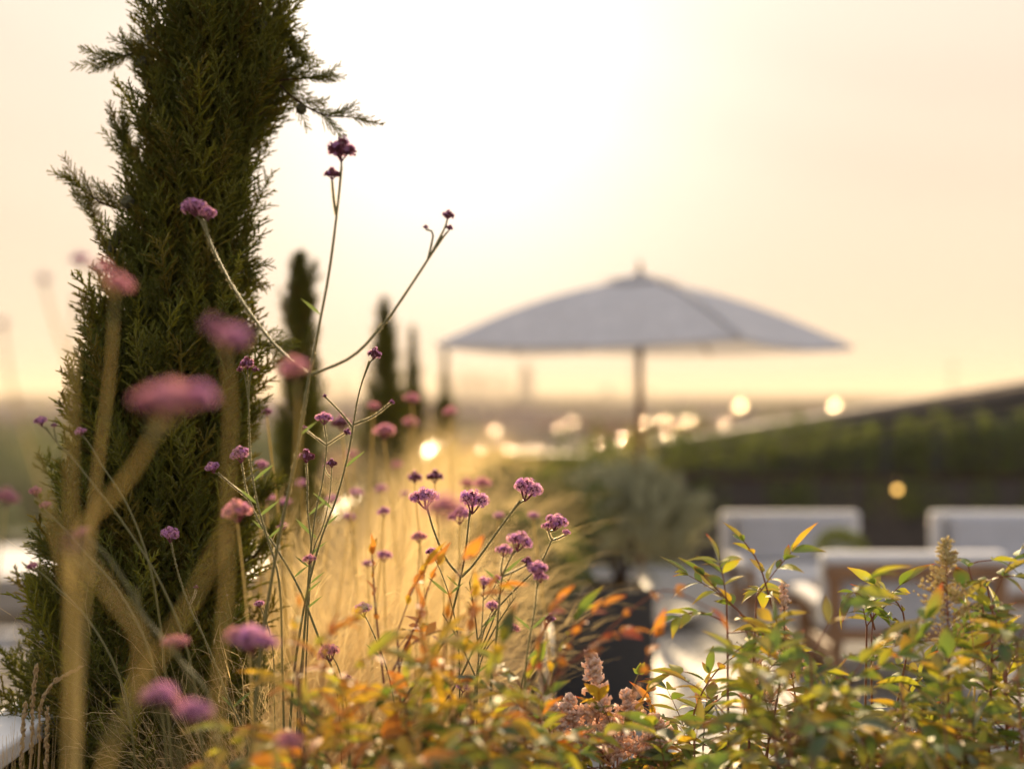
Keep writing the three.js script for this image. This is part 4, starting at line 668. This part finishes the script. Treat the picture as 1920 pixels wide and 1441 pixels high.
// right-hand group
nandina(1418, 1095, 2.25, 10, Y, 'nandina with a tall sprig carrying a red tip, left of the right-hand shrubs', { fronds: [[[1460, 1180], [1440, 1110], [1420, 1050], [1395, 1015]], [[1480, 1230], [1400, 1160], [1350, 1110], [1320, 1080]]], frondN: 8, canes: 2, panicles: [[1470, 1160, 1470, 1090, 12, 10, 0.0026]] });
nandina(1520, 1200, 1.95, 17, Y, 'yellow green nandina left of the near lounge chair back', { canes: 3 });
nandina(1625, 1150, 2.35, 15, G, 'nandina in front of the near lounge chair back', { fronds: [[[1640, 1180], [1620, 1120], [1600, 1110], [1590, 1120]], [[1700, 1200], [1690, 1140], [1660, 1110], [1640, 1095]]], frondN: 7 });
nandina(1690, 1255, 1.95, 15, Y, 'low near nandina below the airy yellow flower spray', { canes: 3 });
nandina(1775, 1215, 2.15, 13, G, 'nandina with an airy pale yellow flower spray standing above its leaves', { panicles: [[1778, 1250, 1774, 1012, 105, 100, 0.0022, 'y']], green: true });
nandina(1862, 1100, 2.2, 14, G, 'tall nandina at the right under the right edge chair', { fronds: [[[1850, 1180], [1835, 1110], [1815, 1060], [1860, 1050]], [[1880, 1200], [1850, 1090], [1880, 1080], [1900, 1080]]], frondN: 6 });
nandina(1905, 1180, 1.95, 14, Y, 'nandina cut by the right edge of the picture', {});
nandina(1560, 1300, 1.95, 14, [...G, 'gold'], 'low nandina in front of the right-hand group', {});
nandina(1690, 1320, 2.4, 16, DK, 'dark leaved nandina low under the airy flower spray', { panicles: [[1700, 1441, 1690, 1330, 70, 40, 0.003]] });
nandina(1400, 1300, 2.45, 17, DK, 'dark leaved nandina with pale bud clusters right of the tall planter', { panicles: [[1440, 1330, 1405, 1210, 45, 34, 0.003], [1490, 1300, 1470, 1180, 50, 34, 0.003], [1500, 1420, 1500, 1310, 60, 40, 0.003]], leaf: 0.046 });
nandina(1300, 1345, 2.4, 13, [...DK, 'redtip'], 'low nandina with red leaf tips at the foot of the tall planter', { fronds: [[[1285, 1400], [1310, 1310], [1350, 1250], [1400, 1215]], [[1255, 1420], [1230, 1350], [1218, 1320]]], frondN: 12, frondPal: ['redtip', 'orange', 'gold'], leaf: 0.042 });
nandina(1480, 1385, 2.2, 12, DK, 'low green nandina at the bottom edge right of the middle', {});
nandina(1620, 1390, 2.0, 12, [...G, 'deep'], 'yellow green nandina at the bottom edge under the lounge chair', {});
nandina(1830, 1350, 2.3, 14, [...DK, 'lime'], 'green nandina near the lower right corner', { panicles: [[1800, 1441, 1790, 1360, 70, 36, 0.003]] });
nandina(1910, 1370, 1.9, 11, G, 'green nandina in the lower right corner', {});
nandina(1350, 1420, 2.2, 10, G, 'short nandina at the bottom edge below the sunlit pavers', { leaf: 0.044 });
// middle group
nandina(1010, 1290, 2.05, 12, [...Y, 'orange'], 'yellow green nandina in the middle in front of the tall planter', { fronds: [[[985, 1400], [985, 1300], [1000, 1250]]], frondN: 8 });
nandina(1150, 1380, 2.3, 5, ['orange', 'gold', 'redtip'], 'nandina with dense pinkish white bud clusters in front of the tall planter', { canes: 2, panicles: [[1125, 1420, 1108, 1226, 55, 46, 0.0041], [1200, 1441, 1175, 1300, 70, 40, 0.0041], [1090, 1441, 1065, 1310, 70, 40, 0.0041], [1245, 1441, 1225, 1345, 60, 36, 0.0041], [1130, 1441, 1140, 1350, 70, 40, 0.0041], [1040, 1441, 1035, 1320, 55, 34, 0.0041]] });
nandina(1165, 1345, 1.85, 1, R, 'arching orange red nandina spray reaching across the tall planter', { canes: 1, fronds: [[[960, 1380], [1040, 1270], [1120, 1200], [1200, 1130], [1250, 1105], [1330, 1140]], [[1030, 1300], [1060, 1220], [1090, 1170], [1130, 1135]], [[1080, 1240], [1130, 1200], [1180, 1180]], [[1020, 1300], [1010, 1230], [1020, 1180], [1045, 1130]]], frondPal: R, leaf: 0.03, from: 0.2 });
nandina(905, 1290, 1.8, 13, Y, 'blurred yellow green nandina left of the pinkish bud clusters', {});
nandina(760, 1290, 1.85, 14, OY, 'blurred golden orange nandina left of the middle at the bottom', {});
nandina(600, 1310, 1.8, 13, OY, 'blurred golden orange nandina beside the broad pink head', {});
nandina(670, 1390, 1.9, 12, [...G, 'deep', 'orange'], 'yellow green nandina at the bottom edge under the golden leaves', {});
nandina(820, 1400, 1.9, 12, DK, 'green nandina at the bottom edge in the middle', {});
nandina(960, 1400, 2.2, 11, DK, 'green nandina at the bottom edge left of the bud clusters', {});
nandina(540, 1420, 1.9, 9, [...Y, 'orange'], 'low yellow nandina at the bottom edge left of the middle', {});
nandina(745, 1160, 2.15, 2, O, 'upright orange nandina sprig in front of the golden grass', { canes: 1, fronds: [[[720, 1280], [705, 1150], [700, 1080], [698, 1040]], [[735, 1260], [780, 1170], [800, 1110], [820, 1060]], [[740, 1300], [760, 1220], [800, 1190], [835, 1180]]], frondPal: O, leaf: 0.034 });
nandina(850, 1180, 1.9, 2, O, 'blurred orange nandina sprig below the fork of the three-branched verbena', { canes: 1, fronds: [[[830, 1260], [840, 1150], [850, 1090], [870, 1050]], [[820, 1280], [790, 1200], [790, 1140]], [[860, 1260], [880, 1180], [890, 1120]]], frondPal: O, leaf: 0.034 });
nandina(560, 1230, 1.8, 2, OY, 'small golden nandina sprig rising beside the bundle of upright stems', { canes: 1, fronds: [[[560, 1300], [550, 1200], [560, 1140]], [[600, 1300], [620, 1190], [650, 1170]]], frondPal: OY, leaf: 0.03 });

// fine green twigs with tiny buds, and a single fresh shoot
{
  seed(1501);
  const twig = (d, px, label, lines) => { const foot = at(px, 742, d).setY(SOIL - 0.01), t = thing('fine_twig_plant', label, 'plant', foot, 'fine green twigs'), b = new Build(), bu = new Build();
    lines.forEach((l, i) => { const q = curve([...l.map(([x, y]) => at(x, y, d).sub(foot)), ...(i ? [] : [V(0, 0, 0)])], 16); b.tube(q, 0.0009, 0.0016, 4); for (let k = 0; k < 9; k++) { const p = q[k], o = randDir(); o.y = Math.abs(o.y) + 0.6; o.normalize(); const e = p.clone().addScaledVector(o, rr(0.008, 0.02)); b.tube([p, e], 0.0006, 0.0005, 3); bu.bud(e, o, 0.0016, 0.0026); } });
    part('stem', b.geo(), M.stem, t); part('buds', bu.geo(), M.yellowBud, t).userData.kind = 'stuff'; };
  twig(2.4, 900, 'fine green twiggy plant under the triple pale purple head', [[[955, 1085], [930, 1130], [905, 1190], [895, 1280]], [[880, 1090], [890, 1150], [898, 1230]], [[940, 1060 + 40], [925, 1160], [900, 1220]], [[965, 1120], [935, 1165], [900, 1230]], [[830, 1150], [860, 1200], [893, 1270]]]);
  const d = 2.42, foot = at(1180, 742, d).setY(SOIL - 0.01), t = thing('young_shoot', 'single fresh green shoot standing against the dark planter', 'plant', foot), q = curve([at(1197, 1262, d).sub(foot), at(1186, 1290, d).sub(foot), at(1180, 1350, d).sub(foot), V(0, 0, 0)], 16);
  part('stem', new Build().tube(q, 0.0009, 0.0014, 5).geo(), M.stem, t);
  for (const [x, y, l] of [[0.6, 1, 0.022], [0.25, 1, 0.019], [-0.7, 0.8, 0.013], [0.9, 0.6, 0.015]]) part('leaf', LEAVES.green[1], M.leaf, t).applyMatrix4(basis(q[0], V(x, y, 0.1).normalize(), V(0.2, 0.2, 1), V(l * 1.7, l, l)));
}

scene.traverse((o) => { if (o.isMesh) { o.castShadow = true; o.receiveShadow = true; } });
renderer.render(scene, camera);
